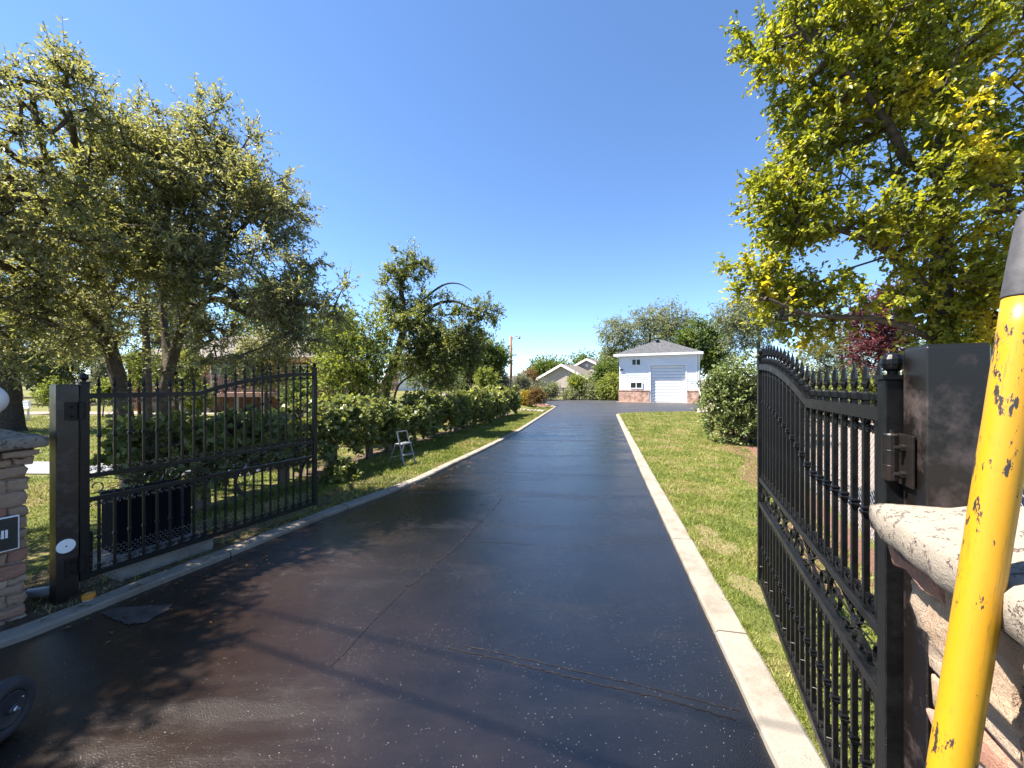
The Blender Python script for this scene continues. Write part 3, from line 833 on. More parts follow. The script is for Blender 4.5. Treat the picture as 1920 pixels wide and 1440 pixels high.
def make_gate():
    g = empty('iron_gate', (0, 0, 0))
    blk = M['black']
    # stiles with ball caps
    for nm, u, w, z0, z1, br in (('hinge_stile', 0.0, 0.05, 0.14, 1.615, 0.026), ('latch_stile', GL, 0.045, 0.14, 1.80, 0.022)):
        mb = MB().box((u, 0, (z0 + z1) / 2), (w, w, z1 - z0))
        o = mb.build(nm, blk, g, bevel=0.003)
        c = MB().box((u, 0, z1 + 0.006), (w + 0.014, w + 0.014, 0.012))
        c.lathe([(0.012, z1 + 0.012), (0.013, z1 + 0.022), (br * 0.8, z1 + 0.028), (br, z1 + 0.042), (br * 0.95, z1 + 0.054), (br * 0.7, z1 + 0.066), (0.004, z1 + 0.072)], (u, 0, 0), 14)
        c.build('ball_cap', blk, o, smooth=False, bevel=0.0)
    # rails
    def rail(nm, z, h, d):
        MB().box((GL / 2, 0, z), (GL - 0.048, d, h)).build(nm, blk, g, bevel=0.002)
    rail('bottom_rail', 0.165, 0.035, 0.036)
    rail('lower_rail', 0.735, 0.030, 0.038)
    rail('middle_rail', 0.912, 0.030, 0.038)
    mb = MB(); us = [0.025, 0.735] + list(np.linspace(0.735, GL - 0.023, 15)[1:])
    hh, dd = 0.038, 0.04
    for u in us:
        z = arch(u)
        mb.v += [(u, -dd / 2, z - hh / 2), (u, dd / 2, z - hh / 2), (u, dd / 2, z + hh / 2), (u, -dd / 2, z + hh / 2)]
    for i in range(len(us) - 1):
        for k in range(4):
            mb.f.append((i * 4 + k, i * 4 + (k + 1) % 4, i * 4 + 4 + (k + 1) % 4, i * 4 + 4 + k))
    mb.f += [(0, 1, 2, 3), tuple((len(us) - 1) * 4 + k for k in (3, 2, 1, 0))]
    mb.build('top_rail', blk, g)
    # shared little castings
    col = MB()
    col.lathe([(0.010, -0.022), (0.012, -0.016), (0.018, -0.009), (0.0185, -0.004), (0.014, 0.0), (0.0175, 0.005), (0.0165, 0.010), (0.011, 0.014), (0.010, 0.018)], n=4)
    collar = col.mesh('collar', blk)
    sp = MB()
    sp.lathe([(0.011, 0.0), (0.011, 0.014), (0.0155, 0.017), (0.0155, 0.036), (0.012, 0.038), (0.006, 0.042), (0.006, 0.052)], n=8)
    sp.lathe([(0.005, 0.050), (0.012, 0.066), (0.009, 0.076), (0.0105, 0.080), (0.007, 0.105), (0.0012, 0.132)], n=4)
    for s_ in (-1, 1):
        pp = [(s_ * 0.005, 0.052), (s_ * 0.014, 0.060), (s_ * 0.0185, 0.073), (s_ * 0.0165, 0.083)]
        flat_sweep(sp, pp, 0.003, 0.006)
    spear = sp.mesh('spear', blk)
    cache = {}
    def picket_mesh(h):
        k = round(h, 4)
        if k not in cache:
            cache[k] = MB().box((0, 0, h / 2), (0.0165, 0.0165, h)).mesh('picket', blk, bevel=0.0015)
        return cache[k]
    us = [0.082 + 0.0893 * i for i in range(21)]
    for u in us:
        zt = arch(u) - 0.017
        p = link('picket', picket_mesh(zt - 0.925), g, (u, 0, 0.925))
        link('collar', collar, p, (0, 0, (1.215 if u < 0.735 else arch(u) - 0.305 + 0.06 * (u - 0.735) / 1.23) - 0.925), (0, 0, math.pi / 4))
        link('spear', spear, p, (0, 0, arch(u) + 0.018 - 0.925))
        q = link('picket', picket_mesh(0.72 - 0.181), g, (u, 0, 0.181))
        link('collar', collar, q, (0, 0, 0.437 - 0.181), (0, 0, math.pi / 4))
    # curled arches between the pickets
    sm = MB(); hw = 0.033
    ar = [(hw * math.cos(a), 0.006 + 0.030 * math.sin(a) - 0.036) for a in np.linspace(0, math.pi, 13)]
    pts = spiral(hw - 0.014, -0.030, 0.004, 0.014, -2.5 * math.pi, 1.25)[:-1] + ar + spiral(-hw + 0.014, -0.030, 0.014, 0.004, math.pi, 1.25)[1:]
    flat_sweep(sm, pts, 0.0035, 0.012)
    scroll = sm.mesh('scroll', blk)
    gaps = [0.0 + 0.05] + [(us[i] + us[i + 1]) / 2 for i in range(20)] + [GL - 0.05]
    for u in gaps:
        link('scroll', scroll, g, (u, 0, arch(u) - 0.019), scale=(1, 1, 1))
        link('scroll', scroll, g, (u, 0, 0.928), (math.pi, 0, 0))
        link('scroll', scroll, g, (u, 0, 0.719))
        link('scroll', scroll, g, (u, 0, 0.184), (math.pi, 0, 0))
    # the band of large scrolls and rosettes
    bm_ = MB(); H = 0.069
    for s_ in (-1, 1):
        big = [(s_ * x, z) for x, z in ([(0.012, 0.004), (0.05, 0.030), (0.11, 0.056), (0.165, H - 0.004)] + spiral(0.180, 0.0, H - 0.002, 0.016, math.pi / 2, -1.35, 26))]
        flat_sweep(bm_, big, 0.005, 0.013)
        low = [(s_ * x, z) for x, z in ([(0.012, -0.004), (0.04, -0.018), (0.075, -0.03)] + spiral(0.085, -0.048, 0.020, 0.006, math.pi * 0.6, -1.2, 14))]
        flat_sweep(bm_, low, 0.004, 0.012)
        upc = [(s_ * x, z) for x, z in (spiral(0.030, 0.046, 0.022, 0.006, -math.pi / 2, 1.2, 14))]
        flat_sweep(bm_, upc, 0.004, 0.010)
        dn = [(s_ * x, z) for x, z in (spiral(0.028, -0.048, 0.020, 0.006, math.pi / 2, -1.2, 14))]
        flat_sweep(bm_, dn, 0.004, 0.010)
        flat_sweep(bm_, [(s_ * 0.01, 0.0), (s_ * 0.12, 0.012), (s_ * 0.235, 0.052)], 0.003, 0.004)
        flat_sweep(bm_, [(s_ * 0.01, 0.0), (s_ * 0.13, -0.020), (s_ * 0.238, -0.06)], 0.003, 0.004)
    panel = bm_.mesh('scroll_panel', blk)
    ro = MB()
    ro.lathe([(0.014, -0.009), (0.019, -0.004), (0.019, 0.004), (0.014, 0.009)], n=10)
    for k in range(6):
        a = k * math.pi / 3
        ro.lathe([(0.003, -0.008), (0.007, -0.004), (0.007, 0.004), (0.003, 0.008)], (0.019 * math.cos(a), 0.019 * math.sin(a), 0), 6)
    rose = ro.mesh('rosette', blk)
    for k in range(4):
        u = GL * (k + 0.5) / 4
        p = link('scroll_panel', panel, g, (u, 0, 0.8235))
        link('rosette', rose, p, (0, 0, 0), (math.pi / 2, 0, 0))
    # chicken wire tied along the bottom, with its bent lower hem
    A = []; B = []; rng = np.random.default_rng(2)
    cw, chh = 0.034, 0.030
    nx = int((GL - 0.06) / cw); nz = 12
    def hp(i, j, k):
        x = 0.03 + i * cw + (0.5 * cw if j % 2 else 0)
        z = 0.095 + j * chh * 0.75
        off = [(0, 0.25), (0.5, 0.5), (0.5, 0.75 - 0.5), (0, 0)][k]
        return x, z
    for j in range(nz):
        for i in range(nx):
            x = 0.03 + (i + (0.5 if j % 2 else 0)) * cw; z = 0.075 + j * chh * 0.75
            jit = 0.0015
            c0 = (x, 0.021, z); c1 = (x - cw / 2, 0.021, z + chh * 0.25); c2 = (x + cw / 2, 0.021, z + chh * 0.25); c3 = (x - cw / 2, 0.021, z + chh * 0.75)
            for a, b in ((c0, c1), (c0, c2), (c1, c3)):
                A.append(a); B.append(b)
    A = np.array(A); B = np.array(B)
    wob = lambda P: P + np.stack([np.zeros(len(P)), 0.004 * np.sin(P[:, 0] * 23 + P[:, 2] * 31), 0.003 * np.sin(P[:, 0] * 17)], 1)
    V, T = tubes_np(wob(A), wob(B), np.full(len(A), 0.0009), np.full(len(A), 0.0009), 3)
    tag(link('chicken_wire', np_mesh('chicken_wire', V, T, M['wire'], 4), g), kind='stuff')
    tm = MB()
    tm.tube([(-0.013, -0.011, 0), (0.013, -0.011, 0.001), (0.013, 0.022, 0.002)], 0.0013, 4)
    tie = tm.mesh('wire_tie', M['wire'])
    rr = random.Random(9)
    for i in range(0, 21, 2):
        link('wire_tie', tie, g, (us[i], 0, rr.choice((0.30, 0.33, 0.27, 0.24))))
    return g

gr_ = make_gate()
gr_.location = HR; gr_.rotation_euler = (0, 0, GA)
tag(gr_, 'open black wrought iron gate leaf with spear tips on the right of the driveway', 'gate', 'driveway gate leaves')
gl_ = copy_tree(gr_)
for ch_ in list(gr_.children):
    if ch_.name.startswith('chicken_wire'): bpy.data.objects.remove(ch_)
gl_.location = HL; gl_.rotation_euler = (0, 0, GA)
tag(gl_, 'open black wrought iron gate leaf in tree shade on the left, before the vines', 'gate', 'driveway gate leaves')

def gloc(H, u, w, z=0.0):
    return H + GD * u + GW * w + Vector((0, 0, z))

def make_post(H, side, top, label):
    """side -1 left, +1 right; w measured away from the opening"""
    s = 0.115 if side < 0 else 0.107
    root = empty('gate_post', gloc(H, -0.088, side * 0.038 + (0.022 if side > 0 else 0), 0), GA, label, 'gate post', 'square gate posts')
    mb = MB().box((0, 0, (top - 0.12) / 2), (s, s, top + 0.12))
    mb.build('shaft', M['post'], root, bevel=0.003)
    MB().box((0, 0, top + 0.0025), (s - 0.006, s - 0.006, 0.005)).build('top_plate', M['post'], root)
    # local: +x along leaf, local +y to the left of GD
    ys = (0.02 * side + s / 2 * 0 )
    for z in (1.41, 0.27):
        h = empty('hinge', (0.068, side * 0.0715, z), parent=root)
        hb = MB()
        hb.lathe([(0.0165, -0.062), (0.018, -0.059), (0.018, -0.021), (0.0172, -0.020), (0.018, -0.019), (0.018, 0.019), (0.0172, 0.020), (0.018, 0.021), (0.018, 0.059), (0.015, 0.063), (0.008, 0.064), (0.007, 0.072)], n=16)
        hb.build('barrel', M['hinge'], h, smooth=False)
        MB().box((-0.046, side * -0.0115, 0), (0.075, 0.005, 0.13)).build('hinge_plate', M['hinge'], h, bevel=0.001)
        for zz in (-0.038, 0.030):
            nb = MB()
            nb.tube([(-0.045, side * -0.009, zz), (-0.045, side * 0.001, zz)], 0.010, 6)
            nb.tube([(-0.045, side * 0.001, zz), (-0.045, side * 0.012, zz)], 0.006, 8)
            nb.build('bolt', M['hinge'], h)
    return root

post_r = make_post(HR, 1, 1.69, 'weathered black steel gate post standing behind the right stone pillar cap')
post_l = make_post(HL, -1, 1.60, 'black steel gate post with a round white reflector by the left pillar')
rf = MB(); rf.lathe([(0.030, 0.0), (0.047, 0.001), (0.050, 0.004), (0.048, 0.007), (0.004, 0.008)], n=28)
rf.build('reflector', M['white'], post_l, loc=(-0.010, -0.0575, 0.435), rot=(math.pi / 2, 0, 0))
MB().tube([(-0.010, -0.067, 0.435), (-0.010, -0.064, 0.435)], 0.005, 8).build('screw', M['hinge'], post_l)
MB().box((0.03, -0.0585, 1.385), (0.045, 0.002, 0.1)).build('plate', M['black'], post_l)
MB().box((0.105, 0.03, 0.33), (0.09, 0.06, 0.30)).build('bracket', M['black'], post_l, bevel=0.004)

# ------------------------------------------------------------------ stone pillars
def stone_mesh(rng, w, d, h, mat, k=0.008):
    mb = MB().box((0, 0, 0), (w, d, h))
    me = bpy.data.meshes.new('stone')
    me.from_pydata(mb.v, [], mb.f)
    bm = bmesh.new(); bm.from_mesh(me)
    bmesh.ops.subdivide_edges(bm, edges=[e for e in bm.edges if e.calc_length() > 0.07], cuts=2, use_grid_fill=True)
    for v in bm.verts:
        v.co += Vector((rng.uniform(-k, k), rng.uniform(-k, k), rng.uniform(-k, k)))
    bmesh.ops.bevel(bm, geom=[e for e in bm.edges if len(e.link_faces) == 2 and e.calc_face_angle(0) > 0.7], offset=min(0.008, h * 0.16), segments=2, affect='EDGES', profile=0.55)
    bm.to_mesh(me); bm.free()
    me.materials.append(mat)
    me.shade_smooth()
    return me

def make_pillar(name, centre, half, z0, ztop, label, seed, hrange):
    rng = random.Random(seed)
    root = empty(name, centre, GA, label, 'pillar', 'stone gate pillars')
    core = half - 0.018
    MB().box((0, 0, (z0 + ztop) / 2), (core * 2, core * 2, ztop - z0)).build('mortar_core', M['mortar'], root)
    z = ztop - 0.006; row = 0
    while z > z0 + 0.02:
        h = rng.uniform(*hrange)
        if row == 0: h = hrange[0] * 1.05
        h = min(h, z - z0)
        ex = 0.045 if row == 0 else (0.022 if row == 1 else 0.0)
        R = half + ex
        for face in range(4):
            # stones along one face; corners belong to alternate faces row by row
            a0 = -R if (row + face) % 2 == 0 else -R + 0.075
            a1 = R if (row + face) % 2 == 1 else R - 0.075
            if (row + face) % 2 == 0: a0, a1 = -R, R
            else: a0, a1 = -R + 0.085, R - 0.085
            x = a0
            while x < a1 - 0.02:
                w = rng.uniform(0.11, 0.30)
                if a1 - x - w < 0.07: w = a1 - x
                tall = h
                dpt = 0.085 + rng.uniform(-0.004, 0.008) if True else 0
                me = stone_mesh(rng, w - 0.012, dpt, tall - 0.011, M['stone'])
                ang = face * math.pi / 2
                off = R - 0.0425 + rng.uniform(-0.004, 0.006)
                c = Vector((x + w / 2, -off, z - tall / 2))
                c = Matrix.Rotation(ang, 3, 'Z') @ c
                link('stone', me, root, c, (0, rng.uniform(-0.012, 0.012), ang))
                x += w
        z -= h; row += 1
    # cast cap: rim, then an ogee rising to the middle
    n = 28
    prof = [(half + 0.072, 0.002), (half + 0.084, 0.012), (half + 0.087, 0.040), (half + 0.086, 0.066), (half + 0.078, 0.078), (half + 0.05, 0.083), (half + 0.015, 0.090), (half - 0.015, 0.102), (half - 0.04, 0.118), (half - 0.07, 0.128), (half - 0.1, 0.134), (0.06, 0.138), (0.0, 0.139)]
    mb = MB(); per = 16
    ring = []
    def sq(R, k):
        q = k / per * 4; s = int(q) % 4; t = q - int(q)
        P = [(-1, -1), (1, -1), (1, 1), (-1, 1)]
        a, b = P[s], P[(s + 1) % 4]
        x, y = a[0] + (b[0] - a[0]) * t, a[1] + (b[1] - a[1]) * t
        return x * R, y * R
    per = 48
    rg = random.Random(seed + 1)
    wob = [rg.uniform(-0.005, 0.005) for _ in range(per)]
    for i, (R, z) in enumerate(prof[:-1]):
        for k in range(per):
            x, y = sq(R, k)
            rr = 1 - 0.03 * (abs(x) * abs(y)) / max(R * R, 1e-6) * (1 if i < 4 else 2.0)
            mb.v.append((x * rr + wob[k] * (1 if i < 5 else 0.5), y * rr + wob[-k], z + rg.uniform(-0.0015, 0.0015)))
    mb.v.append((0, 0, prof[-1][1]))
    m_ = len(prof) - 1
    for i in range(m_ - 1):
        for k in range(per):
            mb.f.append((i * per + k, i * per + (k + 1) % per, (i + 1) * per + (k + 1) % per, (i + 1) * per + k))
    for k in range(per):
        mb.f.append(((m_ - 1) * per + k, (m_ - 1) * per + (k + 1) % per, m_ * per))
    mb.f.append(tuple(range(per - 1, -1, -1)))
    mb.build('cap', M['cap'], root, smooth=True, loc=(0, 0, ztop))
    return root

HALF = 0.185
pil_r = make_pillar('stone_pillar', gloc(HR, -0.20 - HALF, -0.018 + HALF), HALF, -0.05, 1.237, 'sunlit sandstone pillar with pitted cast cap under the yellow pole', 11, (0.055, 0.125))
pil_l = make_pillar('stone_pillar', gloc(HL, -0.275 - HALF, -(-0.018 + HALF)), HALF, -0.12, 1.172, 'shaded stone pillar with grey cap and name sign at the left edge', 23, (0.048, 0.095))
# name sign on the left pillar, facing the drive: its end reads 'ell'
sg = gloc(HL, -0.32, 0.058, 0)
sign = empty('name_sign', sg, GA, 'black name sign with white border fixed to the left stone pillar', 'sign')
MB().box((-0.16, 0.0, 0.625), (0.32, 0.012, 0.225)).build('white_border', M['white'], sign, bevel=0.003)
MB().box((-0.16, -0.007, 0.625), (0.305, 0.006, 0.208)).build('panel', M['sign'], sign, bevel=0.0015)
def text_mesh(body, size, ext=0.001, off=0.0):
    cu = bpy.data.curves.new('lettering', 'FONT')
    cu.body = body; cu.size = size; cu.extrude = ext; cu.offset = off; cu.align_x = 'RIGHT'; cu.align_y = 'CENTER'
    o = bpy.data.objects.new('tmp', cu); COL.objects.link(o)
    dg = bpy.context.evaluated_depsgraph_get()
    me = bpy.data.meshes.new_from_object(o.evaluated_get(dg))
    bpy.data.objects.remove(o)
    return me
tm_ = text_mesh('ell', 0.072, 0.001, 0.0022); tm_.materials.append(M['white'])
link('lettering', tm_, sign, (-0.048, -0.0115, 0.625), (math.pi / 2, 0, 0))
# globe lamp on the left pillar
gb = Vector((*((gloc(HL, -0.43, -0.13))[:2]), 1.305))
lamp = empty('globe_lamp', gb, 0, 'white globe lamp on top of the left stone pillar', 'lamp')
MB().lathe([(0.05, 0.0), (0.05, 0.012), (0.03, 0.03), (0.03, 0.075), (0.045, 0.085), (0.05, 0.10)], n=18).build('lamp_base', M['black'], lamp)
gpf = [(0.11 * math.sin(a), 0.195 - 0.11 * math.cos(a)) for a in np.linspace(0.42, math.pi - 0.02, 18)]
MB().lathe(gpf, n=32).build('globe', M['globe'], lamp, smooth=True)

# ------------------------------------------------------------------ yellow pole leaning on the right pillar
PY = 0.572
p0 = Vector((0.474, PY - 0.01, 0.0)); p1 = Vector((0.474 + 0.168 * 1.862, PY, 1.862))
ax = (p1 - p0).normalized()
pole = empty('yellow_pole', p0, 0, 'chipped yellow tool pole with black grip leaning on the right pillar', 'pole')
rotq = ax.to_track_quat('Z', 'Y').to_euler()
LN = (p1 - p0).length
sh = MB(); rg = random.Random(4)
zs = np.linspace(0.0, LN - 0.135, 40)
sh.tube([(0, 0, z) for z in zs], [0.0238 + rg.uniform(-0.00015, 0.00015) for _ in zs], 32)
sh.build('shaft', M['yellow'], pole, smooth=True, rot=rotq)
gp_ = MB(); zb = LN - 0.136
gp_.lathe([(0.0245, zb), (0.0252, zb + 0.003), (0.0245, zb + 0.05), (0.0235, zb + 0.09), (0.022, zb + 0.122), (0.018, zb + 0.134), (0.010, zb + 0.139)], n=32)
gp_.build('grip', M['rubber'], pole, smooth=True, rot=rotq)

# ------------------------------------------------------------------ cart with pneumatic wheels at the left edge
wc = Vector((-2.30, 1.735, 0.0))
cart = empty('hand_cart', wc, math.radians(102), 'hand cart with black pneumatic wheel on wet sealer at the left edge', 'cart')
def wheel(x, y):
    w = empty('wheel', (x, y, 0.13), parent=cart); w.rotation_euler = (math.pi / 2, 0, 0)
    prof = [(0.07 + 0.0, -0.02)]
    t = MB(); n = 40; k = 14; V = []
    for i in range(n):
        a = 2 * math.pi * i / n
        for j in range(k):
            b = 2 * math.pi * j / k
            r = 0.097 + 0.033 * math.cos(b) ; z = 0.036 * math.sin(b)
            V.append((r * math.cos(a), r * math.sin(a), z))
    Fc = [(i * k + j, ((i + 1) % n) * k + j, ((i + 1) % n) * k + (j + 1) % k, i * k + (j + 1) % k) for i in range(n) for j in range(k)]
    t.add(V, Fc).build('tyre', M['tyre'], w, smooth=True)
    r = MB(); r.lathe([(0.066, -0.028), (0.070, -0.030), (0.071, -0.026), (0.058, -0.018), (0.03, -0.010), (0.028, 0.0), (0.028, 0.010), (0.058, 0.018), (0.071, 0.026), (0.070, 0.030), (0.066, 0.028)], n=32)
    r.build('rim', M['rim'], w, smooth=True)
    h = MB(); h.lathe([(0.018, -0.045), (0.020, -0.043), (0.020, 0.043), (0.018, 0.045)], n=16); h.build('hub', M['rim'], w)
    q = MB(); q.lathe([(0.011, 0.044), (0.012, 0.050), (0.006, 0.054), (0.006, 0.062)], n=6); q.lathe([(0.006, -0.062), (0.006, -0.054), (0.012, -0.050), (0.011, -0.044)], n=6); q.build('axle_nut', M['zinc'], w)
    vl = MB(); vl.tube([(0.05, 0.012, 0.01), (0.052, 0.02, 0.034)], 0.004, 8); vl.build('valve', M['zinc'], w)
wheel(0, 0); wheel(0.0, 0.52)
MB().tube([(0, -0.05, 0.13), (0, 0.57, 0.13)], 0.008, 8).build('axle', M['zinc'], cart)
fm = MB()
for y in (0.1, 0.42):
    fm.tube([(-0.75, y, 0.34), (0.02, y, 0.24), (-0.02, y, 0.13)], 0.013, 8)
    fm.tube([(-0.75, y, 0.34), (-1.25, y, 0.75)], 0.013, 8)
for x, z in ((-0.2, 0.268), (-0.5, 0.308)): fm.tube([(x, 0.1, z), (x, 0.42, z)], 0.011, 8)
fm.tube([(-1.25, 0.1, 0.75), (-1.25, 0.42, 0.75)], 0.013, 8)
fm.tube([(-0.7, 0.14, 0.33), (-0.72, 0.14, 0.0)], 0.012, 8); fm.tube([(-0.7, 0.38, 0.33), (-0.72, 0.38, 0.0)], 0.012, 8)
fm.build('frame', M['rim'], cart)

# ------------------------------------------------------------------ small things round the left gate
bx = gloc(HL, 0.30, -0.30)
box = empty('utility_box', bx + Vector((0, 0, 0.10)), GA, 'dark plastic box behind the left gate on a concrete pad', 'box')
mb = MB(); mb.box((0.27, 0.16, 0.26), (0.54, 0.30, 0.52)); mb.build('body', M['box'], box, bevel=0.012)
mb = MB(); mb.add([(-0.01, -0.005, 0.522), (0.55, -0.005, 0.522), (0.55, 0.325, 0.522), (-0.01, 0.325, 0.522), (0.0, 0.005, 0.54), (0.54, 0.005, 0.54), (0.54, 0.315, 0.555), (0.0, 0.315, 0.555)],
                 [(3, 2, 1, 0), (4, 5, 6, 7), (0, 1, 5, 4), (1, 2, 6, 5), (2, 3, 7, 6), (3, 0, 4, 7)])
mb.build('lid', M['box'], box, bevel=0.006)
for x in (0.1, 0.25, 0.42): MB().box((x, 0.0045, 0.26), (0.02, 0.009, 0.44)).build('rib', M['box'], box)
pad = MB(); pad.box((0.30, 0.12, 0.045), (0.68, 0.60, 0.21))
tag(pad.build('concrete_pad', M['pad'], bevel=0.015, loc=gloc(HL, 0.24, -0.20, 0.0), rot=(0, 0, GA), seg=2), 'rough grey concrete pad under the left gate bottom rail', 'concrete pad')
cp = gp(166, 1128, 0.028)
cup = empty('bottle_cap', cp, 0, 'small orange plastic cap lying on soil by the left kerb', 'cap')
MB().lathe([(0.030, 0.0), (0.031, 0.018), (0.028, 0.022)], n=20).build('base', M['white'], cup)
MB().lathe([(0.034, 0.0222), (0.036, 0.026), (0.036, 0.052), (0.033, 0.058), (0.010, 0.060)], n=20).build('cover', M['orange_plastic'], cup)
# grey drain pipe stub between pillar and post
pp_ = gloc(HL, -0.2, -0.28, 0.07)
tag(MB().tube([(0, 0, 0), (0.25, 0.1, 0.0)], 0.035, 14).build('drain_pipe', M['grey_trim'], smooth=True, loc=pp_), 'grey pipe end lying between left pillar and gate post', 'pipe')

# ------------------------------------------------------------------ overhead cables (they throw the two shadow bands on the drive)
def utility(name, loc, label):
    r = empty(name, loc, 0, label, 'utility pole', 'street utility poles')
    MB().tube([(0, 0, -0.3), (0, 0, 8.2)], [0.16, 0.11], 12).build('mast', M['pole_wood'], r, smooth=True)
    MB().bar((-0.3, -1.0, 7.6), (0.3, 1.0, 7.6), 0.1, 0.1).build('crossarm', M['pole_wood'], r)
    return r
sdir = Vector((0.94, -0.34, 0))
hc = 6.6
sx = TO_SUN.x / TO_SUN.z * hc
for i, (a, b) in enumerate(((gp(400, 1124), gp(1100, 1290)), (gp(400, 1184), gp(1093, 1418)))):
    c = (a + b) / 2 + Vector((sx, TO_SUN.y / TO_SUN.z * hc, 0)); d = (b - a).normalized()
    pts = []
    for t in np.linspace(-26, 26, 41):
        pts.append(c + d * t + Vector((0, 0, hc + 0.9 * (t / 26) ** 2)))
    cb = MB().tube(pts, 0.015 if i else 0.011, 8).build('overhead_cable', M['cable'], smooth=True)
    tag(cb, ('thick' if i else 'thin') + ' black overhead cable strung along the street behind the gate', 'cable', 'overhead cables')
    for e, t in enumerate((-26, 26)):
        if i == 0:
            q = c + d * t
            utility('utility_pole', (q.x, q.y - 0.1, 0), 'wooden utility pole far %s along the street' % ('left' if e == 0 else 'right'))

# ------------------------------------------------------------------ fence and hedge on the left
fence = empty('wire_fence', (FX(7.3), 7.3, 0), 0, 'wire fence on weathered timber posts under the grapevines', 'fence')
rg = random.Random(8)
fb = Vector((FX(7.3), 7.3, 0))
ypost = [4.95, 6.2, 7.3, 8.42, 9.9, 11.5, 13.2, 15.0, 17.0, 19.2, 21.6]
for y in ypost:
    h = rg.uniform(1.02, 1.15)
    MB().box((0, 0, h / 2 - 0.1), (rg.uniform(0.12, 0.16), rg.uniform(0.12, 0.16), h + 0.2)).build('post', M['wood'], fence, bevel=0.012, loc=Vector((FX(y), y, 0)) - fb, rot=(rg.uniform(-.03, .03), rg.uniform(-.03, .03), 0.25 + rg.uniform(-.1, .1)))
A = []; B = []
for y in np.arange(4.95, 21.9, 0.11):
    A.append((FX(y), y, 0.05)); B.append((FX(y), y, 0.98))
for z in np.arange(0.06, 1.0, 0.115):
    ysz = np.arange(4.95, 22.0, 0.6)
    for a, b in zip(ysz[:-1], ysz[1:]):
        A.append((FX(a), a, z)); B.append((FX(b), b, z))
A = np.array(A) - np.array(fb) + np.array([0.09, 0, 0]); B = np.array(B) - np.array(fb) + np.array([0.09, 0, 0])
V, T = tubes_np(A, B, np.full(len(A), 0.0022), np.full(len(A), 0.0022), 4)
tag(link('wire_mesh', np_mesh('wire_mesh', V, T, M['chain'], 4), fence), kind='stuff')

hedge = empty('grapevine_hedge', (FX(5.0), 5.0, 0), 0, 'long trailing hedge of grapevines along the left side of the driveway', 'hedge')
hb = np.array([FX(5.0), 5.0, 0])
rng = np.random.default_rng(12)
stm = MB()
for y in list(np.arange(4.6, 20.3, 0.85)):
    x = FX(y) + rng.uniform(-0.05, 0.2)
    p = [Vector((x, y, 0.0))]
    for k in range(1, 6):
        p.append(Vector((x + rng.uniform(-0.12, 0.12), y + rng.uniform(-0.15, 0.15), 0.24 * k)))
    MB().tube([q - Vector(hb) for q in catmull(p, 4)], [0.028 - 0.0009 * i for i in range(len(catmull(p, 4)))], 7).build('vine_stem', M['bark'], hedge, smooth=True)
def hedge_tips(y0, y1, n, ext=0.0):
    y = rng.uniform(y0, y1, n)
    sec = rng.uniform(-1, 1, n); up_ = rng.uniform(0, 1, n) ** 0.6
    top = 1.12 + 0.13 * np.sin(y * 1.9) + 0.09 * np.sin(y * 4.7 + 1) + 0.012 * (y - 7)
    wid = 0.42 + 0.1 * np.sin(y * 2.6 + 2) + 0.07 * np.sin(y * 6.1)
    zb = np.where(y < 8.0, 0.44, 0.28); z = zb + (top - zb) * up_ + rng.normal(0, 0.05, n)
    wz = np.where(up_ > 0.82, 0.75, 1.0) * np.where(up_ < 0.25, 0.75, 1.0)
    s_ = np.sign(sec) * np.abs(sec) ** 0.45
    x = FXv(y) + 0.08 + s_ * wid * wz
    keep = np.sin(y * 4.1 + z * 4) + np.sin(z * 9 + y * 2.7) + np.sin(x * 7 + y) > -1.55
    P = np.stack([x, y, z], 1)[keep]
    o = np.stack([s_ * 0.9, rng.normal(0, 0.4, n), (up_ - 0.35) * 1.4], 1)[keep]
    return P, unit(o)
def FXv(y): return -3.4 + 0.25 * (y - 7.3)
P1, O1 = hedge_tips(4.3, 9.0, 1450); P2, O2 = hedge_tips(8.5, 15, 1800); P3, O3 = hedge_tips(14.5, 20.3, 1400)
V1, T1, k, tb1, te1 = sprays(rng, P1 - hb, O1, 2, 7, 0.2, 0.078, 0.078, 0.8, 0.25, 0.6, 'lobed')
V2, T2, k, tb2, te2 = sprays(rng, P2 - hb, O2, 2, 7, 0.22, 0.082, 0.082, 0.8, 0.25, 0.6, 'lobed')
V3, T3, k, tb3, te3 = sprays(rng, P3 - hb, O3, 2, 7, 0.25, 0.1, 0.1, 0.8, 0.25, 0.6, 'lobed')
V = np.concatenate([V1, V2, V3]); T = np.concatenate([T1, T2 + len(V1), T3 + len(V1) + len(V2)])
link('foliage', np_mesh('foliage', V, T, M['lf_grape'], 4), hedge)
A = np.concatenate([tb1, tb2, tb3]); B = np.concatenate([te1, te2, te3])
# canes from the wires out to the sprays
root_pt = np.stack([FXv(A[:, 1] + hb[1]) - hb[0], A[:, 1] + rng.normal(0, 0.2, len(A)), np.clip(A[:, 2] - 0.1, 0.3, 1.1)], 1)
V, T = tubes_np(np.concatenate([root_pt[::2], A]), np.concatenate([A[::2], B]), np.full(len(A) + len(A[::2]), 0.0035), np.full(len(A) + len(A[::2]), 0.002), 3)
link('canes', np_mesh('canes', V, T, M['bark'], 4), hedge)

